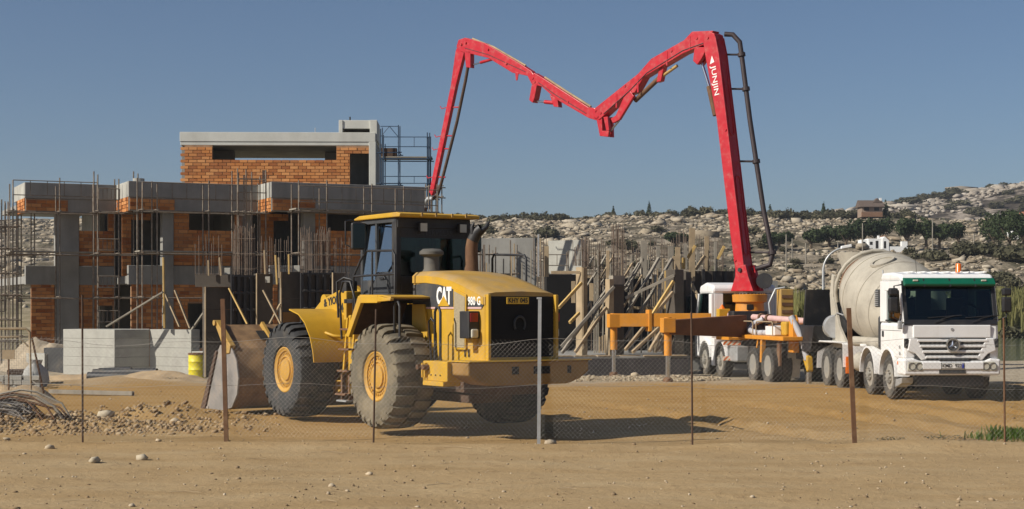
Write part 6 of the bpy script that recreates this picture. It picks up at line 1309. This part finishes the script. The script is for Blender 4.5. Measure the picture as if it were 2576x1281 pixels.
# stacked pale blocks, sack and plank pile behind the barrier
t = thing('block_stack', 'low stack of pale blocks behind the barrier at left', 'block stack', (XU(45, 44), 44, gz(XU(45,44),44))); rr = random.Random(9)
for j in range(3):
    for i in range(5): MB().bb(-.62+i*.25+rr.uniform(-.02,.02), -.40+i*.25, rr.uniform(-.04,.04), .22, j*.13, j*.13+.12).build('block', M['concrete_light'], t, bevel=.008)
bmk = MB(); bmk.lathe([(0,0),(.30,0),(.38,.18),(.30,.48),(.16,.66),(.20,.78),(0,.74)], (0,0,0), (0,0,1), 14)
for i, v in enumerate(bmk.v): q = 1+.16*math.sin(i*2.3)+.1*math.sin(i*5.1); bmk.v[i] = (v[0]*q, v[1]*q, v[2])
o = bmk.build('cement_sack', mat('sack_cloth', (.34,.34,.32), .8, var=.15), smooth=50); o.location = (XU(88,45), 45, gz(XU(88,45),45)); tag(o, 'grey tied sack leaning beside the dark opening', 'sack')
t = thing('spoil_box', 'dark crate of debris beside the grey sack', 'crate', (XU(66,46.5), 46.5, gz(XU(66,46.5),46.5)), .2)
for z in (0,.16,.32): MB().bb(-.5,.5,-.35,.35,z,z+.13).build('slat', M['rust_dark'], t, bevel=.01)
# soil-coloured mound behind the barrier and pale spoil heap by the wall
def heap(name, label, u, D, rx, ry, h, m, cat='mound'):
    n = 26; v = []; f = []; x0 = XU(u,D); 
    for j in range(n):
        for i in range(n):
            a, c = 2*i/(n-1)-1, 2*j/(n-1)-1; q = max(0, 1-(a*a+c*c)); xx_, yy_ = x0+a*rx, D+c*ry
            v.append((xx_, yy_, gz(xx_,yy_) - .05 + h*q**1.2*(1+.7*float(fbm(np.array([a*2.2+u]), np.array([c*2.2]), 4)[0]))))
    f = [(j*n+i, j*n+i+1, (j+1)*n+i+1, (j+1)*n+i) for j in range(n-1) for i in range(n-1)]
    return tag(MB().add(v, f).build(name, m, smooth=60, recalc=False), label, cat)
soilm = mat('loose_soil', (.36,.26,.15), .95, var=.3, scale=2, bmp=.5, bscale=8); palem = mat('pale_spoil', (.33,.27,.19), .95, var=.3, scale=3, bmp=.5, bscale=10)
heap('spoil_heap', 'pale heap of spoil against the dark opening at left', 125, 56.5, 2.0, 1.4, 1.1, palem); heap('soil_mound', 'low brown soil mound behind the barrier frame', 30, 37.5, 1.3, .9, .5, soilm); heap('soil_mound', 'low sandy mound between pipes and barrel', 425, 47.5, 1.5, 1.0, .22, soilm); heap('soil_mound', 'sandy bank at the foot of the pale walls', 230, 49.6, 3.0, .6, .18, soilm)
# individual stones one can pick out
def rock(label, u, v, D, s, m='stone', flat=.7):
    vv = ICO_V*(1+rng.uniform(-.38,.3,(12,1)))*np.array([1.25,.9,flat])*s; me_ = npmesh('stone', vv, ICO_F, M[m]); o = link('stone', me_); x = XU(u, D); o.location = (x, D, gz(x, D)+s*flat*.45); o.rotation_euler = (0,0,rng.uniform(0,6)); return tag(o, label, 'stone')
def rD(v): return CAM_H*4000/(v-774)
for lab, u, v, s, m in (('pale angular stone left of centre in the foreground, nearest of the pair', 238, 1158, .09, 'pale_stone'), ('pale domed stone in the foreground, right of the angular one', 358, 1146, .085, 'pale_stone'), ('brown stone beside the grey fence post foot', 1384, 1101, .085, 'stone'), ('small pale stone at the far left edge of the road', 18, 1094, .06, 'stone'), ('grey-white wrapped lump among the churned clods', 268, 1050, .16, 'pale_stone'), ('tan boulder at the left edge under the bar bundle', 38, 1064, .20, 'stone'), ('small brown stone low in the middle foreground', 833, 1215, .045, 'stone'), ('small dark stone in the lower left foreground', 330, 1262, .04, 'stone'), ('half-buried brown stone at the left of the road', 124, 1118, .07, 'stone'), ('stone lying at the edge of the churned soil', 440, 1055, .09, 'stone'), ('pale stone on the gravel between the outrigger legs', 1597, 942, .16, 'stone'), ('flat pale chip in the centre foreground', 930, 1184, .05, 'stone'), ('small stone by the base of the second post', 398, 1108, .05, 'stone')):
    rock(lab, u, v, rD(v), s, m)
for lab, u, D_, s in (('dry weed tuft behind the fence near the leaning post', 2240, 26.6, .22), ('dry weed tuft left of the green grass patch', 2380, 26.4, .3), ('grey-green weed tuft by the sandy mound', 428, 47.0, .3)):
    t = tag(link('weed_tuft', leaf_cloud(160, [(0,0,.2,.8,.5,.22)], .05, M['shrub'], 'weed')), lab, 'weed'); t.location = (XU(u,D_), D_, gz(XU(u,D_),D_)); t.scale = (s*1.6, s, s*.7)
for i in range(14):
    y = rng.uniform(17, 25); x = rng.uniform(-.31,.31)*y; l = rng.uniform(.15,.5); a = rng.uniform(-.4,.4); z = gz(x,y)+.012
    o = MB().tube([(x,y,z),(x+l*.5*math.cos(a),y+l*.5*math.sin(a)+.03,z+.01),(x+l*math.cos(a),y+l*math.sin(a),z)], .004, 5).build('dry_twig', M['wood']); tag(o, 'thin dry twig lying on the sandy road', 'twig', 'twigs on the road')
# ================================================================ thin dry haze over the whole site
m = bpy.data.materials.new('haze_air'); m.use_nodes = True; t = m.node_tree
for n_ in list(t.nodes):
    if n_.type == 'BSDF_PRINCIPLED': t.nodes.remove(n_)
pv = t.nodes.new('ShaderNodeVolumePrincipled'); pv.inputs['Color'].default_value = (.76,.81,.90,1); pv.inputs['Density'].default_value = .00024; pv.inputs['Anisotropy'].default_value = .2
t.links.new(pv.outputs[0], t.nodes['Material Output'].inputs['Volume'])
hz_ = MB().bb(-3800, 3800, -3800, 4500, -3.5, 82).build('haze', m); hz_['kind'] = 'stuff'
